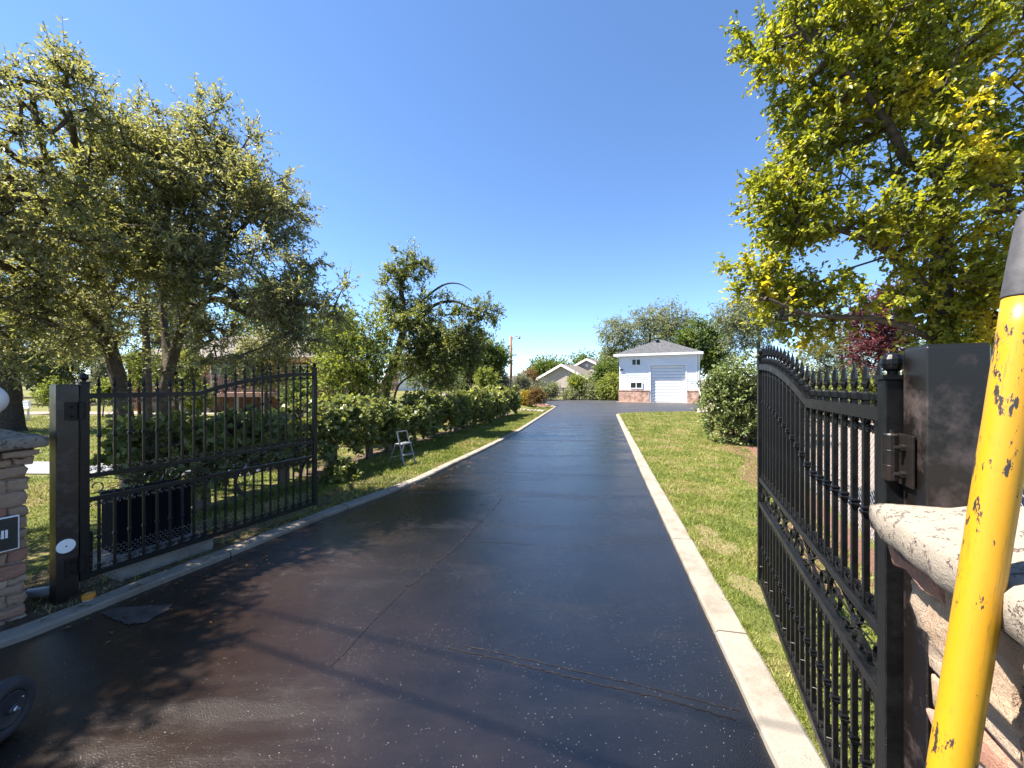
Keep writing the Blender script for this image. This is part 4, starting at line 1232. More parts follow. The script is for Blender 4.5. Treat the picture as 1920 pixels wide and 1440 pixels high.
# ------------------------------------------------------------------ step ladder on the verge
lp = gp(757, 871, 0.022)
lad = empty('step_ladder', lp, math.radians(-28), 'small aluminium folding step ladder standing on grass before the vines', 'step ladder')
def lbar(a, b, w=0.028, d=0.014): MB().bar(a, b, w, d).build('rail', M['alu'], lad, bevel=0.002)
for y in (-0.16, 0.16):
    MB().bar((0.17, y, 0), (-0.05, y * 0.8, 0.66), 0.026, 0.016).build('rail', M['alu'], lad)
    MB().bar((-0.26, y, 0), (-0.09, y * 0.8, 0.43), 0.022, 0.014).build('rear_leg', M['alu'], lad)
MB().box((0.09, 0, 0.215), (0.11, 0.30, 0.022)).build('step', M['alu'], lad, bevel=0.003)
MB().box((0.005, 0, 0.42), (0.17, 0.27, 0.024)).build('top_step', M['alu'], lad, bevel=0.003)
MB().bar((-0.2, -0.15, 0.15), (-0.2, 0.15, 0.15), 0.014).build('brace', M['alu'], lad)
MB().bar((-0.05, -0.13, 0.655), (-0.05, 0.13, 0.655), 0.018).build('handle', M['alu'], lad)

# ------------------------------------------------------------------ trees
DOWN = Vector((0, 0, 1))
def V3_(px, py, Y): return at(px, py, Y)
# left group
g0 = gp(246, 917, 0.02)
Yt = g0.y
grow('pear_tree', g0, 'leaning olive green tree, front trunk of the left group behind the gate', 'tree',
     [([g0 + Vector((0, 0, -0.1)), at(240, 830, Yt), at(228, 740, Yt), at(205, 650, Yt), at(180, 600, Yt - .2), at(120, 560, Yt - .8), at(60, 530, Yt - 1.2), at(-40, 470, Yt - 1.6)], 0.13, 0.045),
      ([at(208, 660, Yt), at(190, 560, Yt), at(180, 450, Yt - .4), at(150, 340, Yt - 1.0), at(135, 230, Yt - 1.5)], 0.085, 0.03),
      ([at(165, 400, Yt - .7), at(90, 300, Yt - 1.5), at(60, 180, Yt - 2.1)], 0.04, 0.02),
      ([at(190, 560, Yt), at(260, 480, Yt - .5), at(320, 390, Yt - .9)], 0.05, 0.02)],
     [lob(45, 165, 3.6, 60), lob(140, 160, 4.0, 34, w=.1), lob(20, 265, 3.5, 100), lob(130, 260, 4.0, 100), lob(60, 390, 3.7, 115), lob(200, 360, 4.6, 110), lob(130, 500, 4.6, 115), lob(20, 540, 4.2, 130), lob(270, 440, 5.0, 95), lob(260, 290, 4.9, 75), lob(-140, 330, 3.4, 170), lob(-120, 520, 3.8, 150), lob(-80, 210, 3.4, 105), lob(150, 610, 5.6, 70), lob(90, 450, 3.7, 90)],
     820, None, 'lf_olive', 'bark', 3, 0.5, 0.45, 4, 13, 0.28, 0.058, 0.021, thin=0.0042, group='olive green trees of the left group', zmin=2.2, shoots=110)
Y2 = 6.0
g1 = Vector((at(300, 720, Y2).x, Y2, 0.02))
grow('pear_tree', g1, 'upright olive green tree with forked trunk, right part of the left group', 'tree',
     [([g1 + Vector((0, 0, -0.1)), at(303, 800, Y2), at(312, 720, Y2), at(330, 650, Y2), at(345, 590, Y2), at(340, 480, Y2), at(345, 380, Y2), at(380, 270, Y2)], 0.105, 0.03),
      ([at(318, 700, Y2), at(312, 650, Y2 + .2), at(305, 560, Y2 + .3), at(310, 440, Y2 + .4), at(290, 330, Y2 + .3)], 0.075, 0.025),
      ([at(340, 600, Y2), at(400, 560, Y2 - .4), at(470, 590, Y2 - .8), at(540, 570, Y2 - 1.1), at(610, 572, Y2 - 1.2)], 0.06, 0.015),
      ([at(345, 520, Y2), at(410, 470, Y2 - .6), at(480, 400, Y2 - .8)], 0.045, 0.02)],
     [lob(325, 300, 5.2, 65), lob(405, 275, 5.4, 62), lob(470, 335, 5.4, 62), lob(300, 380, 5.0, 95), lob(420, 380, 5.0, 95), lob(500, 400, 5.2, 55), lob(380, 490, 4.8, 105), lob(490, 500, 5.0, 85), lob(300, 540, 5.6, 90), lob(440, 590, 5.0, 85), lob(545, 560, 4.9, 48), lob(612, 570, 4.8, 32, w=.09), lob(585, 500, 4.9, 24, w=.05), lob(470, 640, 5.4, 55), lob(555, 625, 5.1, 40, w=.1), lob(400, 650, 5.8, 45), lob(645, 585, 4.8, 18, w=.03)],
     820, None, 'lf_olive', 'bark', 5, 0.5, 0.45, 4, 13, 0.28, 0.06, 0.022, thin=0.0042, group='olive green trees of the left group', zmin=2.2, shoots=110)
Y3 = 7.6
g2 = Vector((at(277, 720, Y3).x, Y3, 0.02))
grow('pear_tree', g2, 'straight dark trunk tree standing in the middle of the left group', 'tree',
     [([g2 + Vector((0, 0, -0.1)), at(276, 800, Y3), at(276, 700, Y3), at(272, 600, Y3), at(262, 480, Y3), at(255, 380, Y3), at(250, 300, Y3)], 0.095, 0.03)],
     [lob(230, 300, Y3, 80), lob(160, 360, Y3, 80), lob(230, 430, Y3, 95), lob(120, 480, Y3, 80), lob(220, 560, Y3, 85), lob(130, 600, Y3, 80), lob(330, 600, Y3, 75)],
     420, None, 'lf_olive', 'bark', 9, 0.5, 0.4, 4, 8, 0.4, 0.085, 0.03, group='olive green trees of the left group', zmin=2.4)
# the tree whose crown shades the left pillar; its trunk stands outside the picture
g3 = Vector((-6.2, 1.6, 0))
grow('pear_tree', g3, 'olive green tree beside the left pillar whose crown hangs over the gate', 'tree',
     [([g3, Vector((-6.1, 1.7, 1.4)), Vector((-5.8, 1.9, 2.6)), Vector((-5.4, 2.2, 4.0)), Vector((-5.0, 2.4, 5.2))], 0.16, 0.04),
      ([Vector((-5.9, 1.8, 2.4)), Vector((-5.6, 2.3, 3.3)), Vector((-5.4, 2.7, 4.0))], 0.07, 0.03),
      ([Vector((-5.8, 1.9, 2.6)), Vector((-5.5, 1.5, 3.5)), Vector((-5.1, 1.3, 4.2))], 0.07, 0.03)],
     [(np.array((-5.45, 2.0, 4.4)), np.array((1.1, 0.8, 0.9)), 1.2), (np.array((-5.4, 2.6, 4.3)), np.array((0.8, 0.55, 0.7)), 0.6), (np.array((-4.9, 1.4, 4.0)), np.array((0.5, 0.35, 0.45)), 0.3), (np.array((-6.2, 2.1, 5.2)), np.array((0.9, 0.9, 0.7)), 0.6), (np.array((-6.2, 1.2, 3.6)), np.array((0.9, 0.8, 0.7)), 0.6)],
     900, None, 'lf_olive', 'bark', 15, 0.5, 0.0, 4, 8, 0.34, 0.075, 0.027, group='olive green trees of the left group', zmin=2.2)
Yd = 13.0
gd = Vector((at(14, 720, Yd).x, Yd, 0.02))
grow('shade_tree', gd, 'dense dark green tree with thick trunk behind the globe lamp', 'tree',
     [([gd + Vector((0, 0, -0.1)), at(14, 740, Yd), at(18, 690, Yd), at(30, 600, Yd), at(40, 500, Yd)], 0.42, 0.12)],
     [lob(60, 620, Yd, 75, 1.3), lob(110, 560, Yd, 70, 1.3), lob(20, 560, Yd, 80, 1.4), lob(120, 650, Yd, 50, .9), lob(50, 680, Yd - .5, 55, 1.0), lob(-60, 620, Yd, 110, 1.6), lob(60, 480, Yd, 80, 1.5), lob(130, 690, Yd, 28, .5, w=.3), lob(-60, 480, Yd, 110, 1.5)],
     520, None, 'lf_dark', 'bark_dark', 21, 0.6, 0.0, 5, 8, 0.5, 0.12, 0.05, up=0.5, zmin=1.7)
# leaning tree beyond the hedge
Y4 = 12.2
g4 = Vector((at(722, 700, Y4).x, Y4, 0.02))
grow('crooked_tree', g4, 'crooked tree with a hooked top and long bare right limb beyond the vines', 'tree',
     [([g4 + Vector((0, 0, -0.1)), at(722, 740, Y4), at(735, 690, Y4), at(752, 640, Y4), at(756, 580, Y4), at(752, 540, Y4), at(760, 505, Y4), at(785, 492, Y4), at(800, 505, Y4)], 0.19, 0.02),
      ([at(756, 600, Y4), at(790, 565, Y4 - .1), at(830, 535, Y4 - .2), at(860, 532, Y4 - .2), at(885, 545, Y4 - .2)], 0.06, 0.008),
      ([at(760, 620, Y4), at(810, 575, Y4 - .1), at(850, 565, Y4 - .2), at(890, 580, Y4 - .3), at(935, 592, Y4 - .3)], 0.075, 0.012),
      ([at(740, 690, Y4), at(790, 640, Y4 - .2), at(850, 630, Y4 - .3), at(890, 650, Y4 - .3)], 0.07, 0.015),
      ([g4 + Vector((0.1, -0.1, 0.2)), at(742, 735, Y4 - .3), at(755, 715, Y4 - .3), at(770, 705, Y4 - .3)], 0.05, 0.02)],
     [lob(775, 487, Y4, 24), lob(798, 505, Y4, 14, w=.08), lob(745, 520, Y4, 28), lob(742, 560, Y4, 32), lob(745, 605, Y4, 45), lob(800, 600, Y4, 48), lob(850, 590, Y4 - .2, 30), lob(905, 582, Y4 - .3, 24, w=.14), lob(928, 590, Y4 - .3, 12, w=.05), lob(790, 650, Y4 - .1, 55), lob(850, 640, Y4 - .2, 50), lob(890, 640, Y4 - .2, 30), lob(820, 690, Y4 - .2, 40), lob(880, 670, Y4 - .2, 30), lob(750, 665, Y4, 40), lob(920, 560, Y4 - .3, 6, w=.02)],
     900, None, 'lf_grape', 'bark_dark', 31, 0.55, 0.2, 4, 8, 0.3, 0.09, 0.045, shoots=40, zmin=1.2)
# round bushes behind the gate end
def shrub(name, label, px, py, Y, rpx, mat, ntips, L, W, seed, group=None, z0=0.02, dy=None, shape='narrow', rz=None, m=4, n=7, extra=(), bm='bark_dark', zc=None, fill=0.42):
    base = Vector((at(px, 720, Y).x, Y, z0))
    c = at(px, py, Y)
    R = rpx * Y / F
    paths = []
    rr = random.Random(seed)
    for k in range(3):
        a = rr.uniform(0, 6.28)
        q = Vector((math.cos(a) * R * 0.4, math.sin(a) * R * 0.4, 0))
        paths.append(([base + q * 0.15 + Vector((0, 0, -0.05)), base + q * 0.5 + Vector((0, 0, max(0.1, (c.z - z0) * 0.5))), Vector((c.x, c.y, c.z)) + q], max(0.02, R * 0.045), max(0.008, R * 0.015)))
    lobes = [lob(px, py, Y, rpx, dy, None, rz)]
    for k in range(5):
        a = rr.uniform(0, 6.28); t = rr.uniform(0.35, 0.6)
        lobes.append(lob(px + math.cos(a) * rpx * 0.55, py - math.sin(a) * (rz or rpx) * 0.55, Y + rr.uniform(-.3, .3) * R, rpx * t, None, None, (rz or rpx) * t))
    lobes += list(extra)
    lobes = [(np.array([l[0][0], l[0][1], max(l[0][2], z0 + 0.25 * l[1][2])]), l[1], l[2]) for l in lobes]
    return grow(name, base, label, 'tree' if 'tree' in name else 'shrub', paths, lobes, ntips, None, mat, bm, seed, fill, 0.0, m, n, max(L * 3.2, 0.16), L, W, shape, group, up=0.6, sides=7, zmin=z0 + 0.1, thin=0.004 + R * 0.0015)
shrub('round_shrub', 'bright green rounded shrub right behind the left gate end', 665, 670, 10.2, 75, 'lf_bright', 420, 0.085, 0.045, 41, extra=[lob(640, 620, 10.2, 45), lob(690, 610, 10.2, 40), lob(640, 720, 10.0, 50), lob(700, 700, 10.1, 45)], shape='narrow')
shrub('round_shrub', 'dark green shrub under the crooked tree beyond the vines', 805, 700, 14.5, 42, 'lf_green', 220, 0.09, 0.04, 42, z0=0.0, extra=[lob(850, 705, 14.5, 30)])
far_tree_later = [('small leafy tree before the left end of the brick house', 262, 690, 18.0, 34, 'lf_bright', 200, 0.12, 0.05, 45), ('leafy tree half hiding the brick house', 335, 690, 16.0, 48, 'lf_grape', 260, 0.12, 0.05, 43), ('leafy tree before the deck of the brick house', 500, 672, 15.0, 62, 'lf_olive', 330, 0.12, 0.045, 44)]
# right big yellow green tree
Y5 = 5.2
g5 = Vector((at(1762, 700, Y5).x, Y5, 0.03))
grow('linden_tree', g5, 'large yellow green tree leaning over the right gate', 'tree',
     [([g5 + Vector((0, 0, -0.1)), at(1765, 760, Y5), at(1762, 620, Y5), at(1765, 480, Y5), at(1768, 320, Y5), at(1770, 160, Y5), at(1760, 20, Y5), at(1750, -150, Y5)], 0.17, 0.05),
      ([at(1764, 590, Y5), at(1720, 520, Y5 - .1), at(1660, 470, Y5 - .2), at(1600, 440, Y5 - .2), at(1520, 420, Y5 - .2)], 0.07, 0.02),
      ([at(1766, 330, Y5), at(1700, 300, Y5 - .2), at(1670, 240, Y5 - .3), at(1600, 150, Y5 - .3), at(1530, 90, Y5 - .3), at(1490, 40, Y5 - .3)], 0.07, 0.02),
      ([at(1768, 420, Y5), at(1850, 340, Y5 + .1), at(1930, 250, Y5 + .2)], 0.06, 0.02),
      ([at(1763, 640, Y5), at(1650, 600, Y5 - .2), at(1520, 590, Y5 - .3), at(1440, 560, Y5 - .3)], 0.05, 0.015)],
     [lob(1500, 60, Y5, 72), lob(1435, 115, Y5, 25, w=.07), lob(1600, 40, Y5, 120), lob(1750, 50, Y5, 110), lob(1850, 60, Y5 + .2, 70), lob(1530, 170, Y5, 75), lob(1640, 190, Y5, 80), lob(1770, 190, Y5 + .1, 90), lob(1485, 300, Y5, 45, w=.2), lob(1560, 320, Y5, 80), lob(1460, 390, Y5, 60), lob(1388, 445, Y5 - .1, 30, w=.1), lob(1500, 420, Y5, 75), lob(1600, 440, Y5 - .2, 75), lob(1700, 390, Y5 - .3, 80), lob(1790, 420, Y5 - .3, 95), lob(1880, 420, Y5 - .2, 90), lob(1690, 280, Y5 - .4, 75), lob(1760, 330, Y5 - .5, 75), lob(1840, 220, Y5 - .2, 70), lob(1720, 130, Y5 - .4, 80), lob(1600, 270, Y5 - .2, 70), lob(1650, 520, Y5 - .4, 60),  lob(1900, 300, Y5, 60, w=.3), lob(1480, 550, Y5, 70), lob(1550, 580, Y5, 55), lob(1740, 580, Y5, 42), lob(1800, 560, Y5 - .2, 85), lob(1880, 590, Y5 - .3, 90), lob(1960, 480, Y5, 120), lob(1780, 660, Y5 - .2, 60), lob(1960, 640, Y5, 100), lob(1420, 500, Y5, 35, w=.15), lob(1650, -120, Y5, 150, w=.8), lob(1820, -100, Y5, 130, w=.7)],
     1900, None, 'lf_yellow', 'bark', 51, 0.5, 0.42, 4, 9, 0.25, 0.066, 0.042, shape='broad', zmin=1.9, thin=0.005, shoots=130)
Y6 = 10.5
shrub('laurel_bush', 'big round glossy green bush standing on the right lawn', 1382, 748, Y6, 62, 'lf_shrub', 620, 0.085, 0.045, 61, extra=[lob(1370, 800, Y6, 42), lob(1400, 790, Y6 - .2, 45), lob(1355, 735, Y6, 35), lob(1400, 705, Y6, 40), lob(1450, 750, Y6, 60), lob(1420, 820, Y6 - .1, 22)], shape='broad', fill=0.35)
# trees behind the garage and further right
def far_tree(label, px, py, Y, rpx, mat, nt, L, W, seed, group='trees beyond the garage', extra=(), name='leafy_tree', z0=-0.02, gravity=0.0, shape='narrow', m=4, n=6):
    base = Vector((at(px, 720, Y).x, Y, z0)); c = at(px, py, Y); R = rpx * Y / F
    rr = random.Random(seed)
    paths = [([base, Vector((base.x + rr.uniform(-.1, .1) * R, Y, (c.z + z0) * 0.45)), Vector((c.x + rr.uniform(-.2, .2) * R, Y, c.z)), Vector((c.x, Y, c.z + R * 0.5))], max(0.09, R * 0.07), R * 0.02)]
    lobes = [lob(px, py, Y, rpx * 0.62)] + [lob(px + math.cos(a) * rpx * 0.6, py - math.sin(a) * rpx * 0.58, Y + rr.uniform(-.4, .4) * R, rpx * rr.uniform(0.28, 0.46)) for a in np.linspace(0, 6.28, 8)[:-1] + rr.uniform(0, 1)]
    lobes += list(extra)
    return grow(name, base, label, 'tree', paths, lobes, nt, None, mat, 'bark_dark', seed, 0.45, 0.1, m, n, L * 3.5, L, W, shape, group, gravity=gravity, up=0.6, sides=7, zmin=z0 + 0.5, thin=0.006 + R * 0.0012)
far_tree('tall pale willow rising behind the white garage', 1215, 640, 50, 78, 'lf_willow', 700, 0.42, 0.11, 71, gravity=0.5, extra=[lob(1150, 620, 50, 30), lob(1250, 600, 50, 35), lob(1150, 665, 50, 26), lob(1280, 610, 50, 30)])
far_tree('dark green tree behind the right end of the garage', 1315, 650, 46, 48, 'lf_green', 420, 0.36, 0.17, 72, extra=[lob(1345, 620, 46, 22), lob(1340, 680, 46, 30), lob(1300, 625, 46, 22)])
far_tree('hazy grey green willow to the right of the garage', 1425, 590, 36, 66, 'lf_willow', 560, 0.32, 0.085, 73, gravity=0.45, extra=[lob(1375, 600, 36, 30), lob(1470, 560, 36, 50), lob(1390, 640, 36, 34), lob(1350, 590, 36, 15)])
far_tree('light green tree seen over the right gate', 1575, 660, 19, 80, 'lf_willow', 420, 0.17, 0.05, 74, extra=[lob(1530, 700, 19, 55), lob(1620, 690, 19, 45)])
far_tree('purple leaved plum tree seen through the right foliage', 1650, 605, 13, 58, 'lf_purple', 340, 0.11, 0.06, 75, extra=[lob(1630, 660, 13, 34), lob(1690, 650, 13, 40), lob(1680, 560, 13, 30)])
far_tree('bushy green tree low behind the right gate spears', 1620, 735, 14.5, 36, 'lf_bright', 220, 0.12, 0.06, 76, extra=[lob(1560, 740, 14.5, 30), lob(1680, 730, 14.5, 30)])
far_tree('broad green tree behind the yellow pole', 1850, 680, 9.5, 90, 'lf_green', 420, 0.11, 0.06, 77, extra=[lob(1930, 700, 9.5, 90), lob(1780, 690, 9.5, 60), lob(1900, 790, 9.5, 50)])
far_tree('round green tree left of the beige house', 1022, 700, 75, 26, 'lf_green', 200, 0.6, 0.3, 78)
far_tree('small green tree just behind the beige house roof', 1048, 697, 78, 15, 'lf_green', 110, 0.6, 0.3, 79)
far_tree('green tree top above the beige house chimney', 1096, 686, 85, 16, 'lf_green', 130, 0.65, 0.3, 80)
far_tree('bright green tree between beige house and garage', 1138, 705, 44, 26, 'lf_green', 260, 0.3, 0.15, 81, extra=[lob(1120, 720, 44, 14), lob(1155, 690, 44, 16)])
far_tree('dark tree at the left edge of the garage wall', 1152, 680, 52, 26, 'lf_green', 200, 0.34, 0.15, 82)
far_tree('fresh green tree left of the wooden lamp pole', 922, 678, 34, 32, 'lf_green', 330, 0.26, 0.13, 83, z0=0.9, extra=[lob(905, 640, 34, 18), lob(940, 670, 34, 14), lob(890, 690, 34, 22)])
far_tree('leafy tree in the back yard beyond the crooked tree', 860, 660, 30, 40, 'lf_grape', 300, 0.22, 0.1, 84, z0=0.7)
far_tree('pale green tree beyond the left lawn', 175, 640, 34, 45, 'lf_bright', 260, 0.26, 0.12, 85, group='trees beyond the left lawn')
far_tree('tall green tree beyond the brick house', 500, 600, 42, 85, 'lf_green', 420, 0.34, 0.16, 86, group='trees beyond the left lawn')
far_tree('grey green tree beyond the house at the left', 330, 610, 40, 70, 'lf_willow', 380, 0.32, 0.12, 87, group='trees beyond the left lawn')
far_tree('dense green tree at the back of the left yard', 90, 690, 30, 50, 'lf_dark', 360, 0.22, 0.11, 88, group='trees beyond the left lawn')
far_tree('leafy tree behind the bright shrub', 620, 640, 24, 60, 'lf_grape', 360, 0.18, 0.09, 89, group='trees beyond the left lawn')
for a_ in far_tree_later: far_tree(*a_, group='trees beyond the left lawn')
# shrubs of the middle distance
SH = [('silver leaved shrub beyond the left gate hinge', 190, 706, 19, 26, 'lf_silver', 170, 0.12, 0.03, 0.02), ('lime green shrub low behind the left gate', 215, 735, 17, 22, 'lf_bright', 140, 0.1, 0.05, 0.02),
      ('green shrub under the dark tree at the far left', 105, 738, 21, 24, 'lf_bright', 140, 0.12, 0.05, 0.02), ('green shrub in front of the brick house', 365, 742, 19, 28, 'lf_bright', 160, 0.11, 0.05, 0.02),
      ('leafy shrub by the brick house corner', 560, 735, 18, 32, 'lf_green', 170, 0.11, 0.05, 0.02), ('yellow green bush near the fresh green tree', 912, 712, 27, 18, 'lf_bright', 150, 0.15, 0.07, 0.6),
      ('brown red shrub in the back yard', 878, 703, 30, 17, 'lf_purple', 120, 0.15, 0.07, 0.6), ('grey green shrub on the berm', 850, 722, 26, 20, 'lf_willow', 140, 0.14, 0.04, 0.55),
      ('silver shrub left of the lamp pole', 938, 717, 34, 14, 'lf_silver', 110, 0.2, 0.06, 0.9), ('silver shrub right of the lamp pole', 980, 722, 36, 16, 'lf_silver', 120, 0.2, 0.06, 0.2),
      ('brownish shrub behind the lamp pole', 992, 708, 42, 13, 'lf_rust', 90, 0.22, 0.08, 0.2), ('silver shrub below the beige gable', 1014, 727, 40, 11, 'lf_silver', 110, 0.22, 0.06, 0.0),
      ('pale shrub before the beige wall', 1033, 732, 41, 11, 'lf_willow', 120, 0.22, 0.06, 0.0), ('bright green bush before the right end of the beige gable', 1086, 722, 43, 16, 'lf_bright', 190, 0.24, 0.1, 0.0),
      ('low olive bush at the apron edge', 1068, 741, 42, 12, 'lf_willow', 90, 0.2, 0.07, 0.0), ('olive bush left of the garage', 1110, 736, 42, 15, 'lf_willow', 120, 0.22, 0.08, 0.0),
      ('tall yellow green bush beside the garage corner', 1146, 728, 41, 22, 'lf_bright', 230, 0.24, 0.1, 0.0), ('golden yellow bush in the mulch bed', 985, 748, 27.5, 14, 'lf_gold', 170, 0.1, 0.05, 0.03),
      ('rusty brown bush in the mulch bed', 1004, 744, 27, 14, 'lf_rust', 170, 0.11, 0.05, 0.03), ('small green bush behind the rusty one', 1020, 738, 30, 9, 'lf_willow', 90, 0.12, 0.05, 0.03),
      ('low green plant at the right fence', 1500, 770, 12, 22, 'lf_shrub', 130, 0.09, 0.045, 0.02), ('low weedy plant at the foot of the left fence', 640, 900, 6.4, 22, 'lf_grape', 70, 0.07, 0.06, 0.02)]
for i, (lb, px, py, Y, r, mt, nt, L, W, z0) in enumerate(SH):
    shrub('garden_shrub', lb, px, py, Y, r, mt, nt, L, W, 200 + i, 'garden shrubs', z0=z0)

# ------------------------------------------------------------------ grass blades
def grass(name, label, P, h, w, seed):
    rng = np.random.default_rng(seed)
    n = len(P)
    a = rng.uniform(0, 2 * math.pi, n)
    s = np.stack([np.cos(a), np.sin(a), np.zeros(n)], 1)
    ln = rng.normal(size=(n, 3)) * np.array([0.55, 0.55, 0]) 
    cl = 0.75 + 0.5 * (np.sin(P[:, 0] * 9 + 2 * np.sin(P[:, 1] * 6)) * np.sin(P[:, 1] * 8 + 1.5 * np.sin(P[:, 0] * 5)) > 0.25)
    hh = (h * cl * rng.uniform(0.45, 1.3, n))[:, None]; ww = (w * rng.uniform(0.7, 1.2, n))[:, None]
    V = np.stack([P - s * ww, P + s * ww, P + (np.array([0, 0, 1.0]) + ln) * hh], 1).reshape(-1, 3)
    T = np.arange(n * 3).reshape(-1, 3)
    return tag(link(name, np_mesh(name, V, T, M['grass'], 3)), label, 'grass', kind='stuff')
rng = np.random.default_rng(77)
xlv = lambda y: np.interp(y, [p[1] for p in XL], [p[0] for p in XL]); xrv = lambda y: np.interp(y, [p[1] for p in XR], [p[0] for p in XR])
def lawn_noise(x, y): return np.sin(x * 3.1 + 1.3 * np.sin(y * 1.7)) + np.sin(y * 2.3 + 1.1 * np.sin(x * 2.9)) + 0.6 * np.sin(x * 7 + y * 5)
# right lawn: density falls with distance
n = 260000
y = np.exp(rng.uniform(math.log(1.0), math.log(22.6), n))
x = xrv(y) + 0.172 + rng.uniform(0, 1, n) * (0.9 + y * 0.42)
ok = (x < 2.3 + 0.451 * (y - 1.0) - np.where(y < 12, 0.3, -6)) & (rng.uniform(0, 1, n) < np.where(lawn_noise(x, y) < -1.35, 0.45, 1.0))
ok &= ~((y < 2.2) & (rng.uniform(0, 1, n) < 0.3))
for px_, py_, r_ in SPOTS:
    c_ = gp(px_, py_); ok &= ~((((x - c_.x) / r_) ** 2 + ((y - c_.y) / (r_ * 1.5)) ** 2 < rng.uniform(0.5, 1.3, n)) & (rng.uniform(0, 1, n) < 0.72))
x, y = x[ok], y[ok]
ye = np.exp(rng.uniform(math.log(1.0), math.log(20), 9000)); xe = xrv(ye) + rng.normal(0.205, 0.02, len(ye)) - 0.03 * (np.sin(ye * 5) > 0.3)
x = np.concatenate([x, xe]); y = np.concatenate([y, ye])
grass('grass', 'short sunlit lawn grass on the right of the driveway', np.stack([x, y, np.full(len(x), 0.02)], 1), 0.032 * (0.85 + y * 0.03), 0.0022 * (0.75 + y * 0.33), 1)
n = 120000
y = np.exp(rng.uniform(math.log(2.6), math.log(27), n))
x = xlv(y) - 0.15 - rng.uniform(0, 1, n) * np.clip(xlv(y) - 0.17 - (FXv(y) + 0.1), 0.3, 2.5)
dens = np.where(y < 4.4, 0.07, np.where(y < 5.5, 0.25, np.where(y < 6.8, 0.6, 1.0)))
ok = rng.uniform(0, 1, n) < dens
x, y = x[ok], y[ok]
grass('verge_grass', 'grass verge between the left kerb and the grapevines', np.stack([x, y, np.full(len(x), 0.024)], 1), 0.048 * (0.85 + y * 0.02), 0.0026 * (0.75 + y * 0.33), 2)
n = 110000
y = np.exp(rng.uniform(math.log(2.6), math.log(19.5), n))
x = np.minimum(FXv(y), -3.6) - 0.2 - rng.uniform(0, 1, n) * (0.5 + y * 1.15)
ok = ~((y > 6.65) & (y < 7.9) & (x < -4.5) & (x > -14)) & ~((x > -4.9) & (y < 5) & (rng.uniform(0, 1, n) < 0.7))
x, y = x[ok], y[ok]
grass('yard_grass', 'lawn of the left yard seen through the gate', np.stack([x, y, np.full(len(x), 0.02)], 1), 0.045 * (0.85 + y * 0.02), 0.0026 * (0.75 + y * 0.4), 3)

# fallen leaves along the left kerb and under the trees
n = 420
y = rng.uniform(2.3, 8.5, n); x = xlv(y) + rng.normal(-0.25, 0.5, n)
z = np.where(x > xlv(y), 0.004, np.where(x > xlv(y) - 0.17, 0.05, 0.034))
a = rng.uniform(0, 6.28, n); D = np.stack([np.cos(a), np.sin(a), rng.uniform(-0.05, 0.25, n)], 1)
Vv, Tt, kk = leaf_geo(rng, np.stack([x, y, z], 1), unit(D), rng.uniform(0.025, 0.05, n), rng.uniform(0.012, 0.022, n), 'narrow', 2.5)
tag(link('fallen_leaves', np_mesh('fallen_leaves', Vv, Tt, M['lf_rust'], 3)), 'dry fallen leaves scattered along the left kerb', 'leaves', kind='stuff')

# ------------------------------------------------------------------ white garage
GX = Vector((0.9, -0.436, 0)).normalized(); GNv = Vector((-GX.y, GX.x, 0))   # along the front, and to the back
garage = empty('garage', (10.04, 36.0, 0.0), math.atan2(GX.y, GX.x), 'white sided garage with brick base and grey hip roof at the end of the driveway', 'garage')
GWD, GDP, GH, BR = 6.6, 8.5, 4.28, 1.06
DX0, DX1, DH = 2.78, 5.66, 3.36     # door opening
def side_panel(name, x0, x1, z0, z1, y=0.0, axis='x', pitch=0.2):
    """lap siding: each board leans out at its lower edge"""
    mb = MB(); k = int(round((z1 - z0) / pitch)); p = (z1 - z0) / k
    for i in range(k):
        a = z0 + i * p; b = a + p
        if axis == 'x':
            q = [(x0, y - 0.034, a), (x1, y - 0.034, a), (x1, y - 0.004, b), (x0, y - 0.004, b), (x0, y, a), (x1, y, a)]
        else:
            q = [(y + 0.034, x0, a), (y + 0.034, x1, a), (y + 0.004, x1, b), (y + 0.004, x0, b), (y, x0, a), (y, x1, a)]
        mb.add(q, [(0, 1, 2, 3), (1, 0, 4, 5)])
    mb.build(name, M['siding'], garage)
# walls behind the cladding
wl = MB()
wl.box((DX0 / 2, 0.12, GH / 2), (DX0, 0.23, GH)); wl.box(((DX1 + GWD) / 2, 0.12, GH / 2), (GWD - DX1, 0.23, GH)); wl.box(((DX0 + DX1) / 2, 0.12, (DH + GH) / 2), (DX1 - DX0, 0.23, GH - DH))
wl.box((0.12, GDP / 2 + 0.12, GH / 2), (0.23, GDP - 0.24, GH)); wl.box((GWD - 0.12, GDP / 2 + 0.12, GH / 2), (0.23, GDP - 0.24, GH)); wl.box((GWD / 2, GDP - 0.12, GH / 2), (GWD, 0.23, GH))
wl.build('wall', M['siding'], garage)
side_panel('siding', 0.09, DX0 - 0.12, BR + 0.1, GH, 0.0)
side_panel('siding', DX0 - 0.12, DX1 + 0.12, DH + 0.1, GH, 0.0)
side_panel('siding', DX1 + 0.12, GWD - 0.09, BR + 0.1, GH, 0.0)
side_panel('siding', 0.09, GDP, BR + 0.1, GH, GWD, 'y')
bk = MB().box((DX0 / 2 - 0.08, -0.045, BR / 2), (DX0 - 0.06, 0.09, BR)); bk.build('brick_base', M['brick'], garage)
bk = MB().box(((DX1 + GWD) / 2 + 0.08, -0.045, BR / 2), (GWD - DX1 - 0.06, 0.09, BR)); bk.build('brick_base', M['brick'], garage)
bk = MB().box((DX0 / 2 - 0.08, -0.055, BR + 0.045), (DX0 - 0.02, 0.12, 0.09)); bk.build('sill_course', M['brick'], garage)
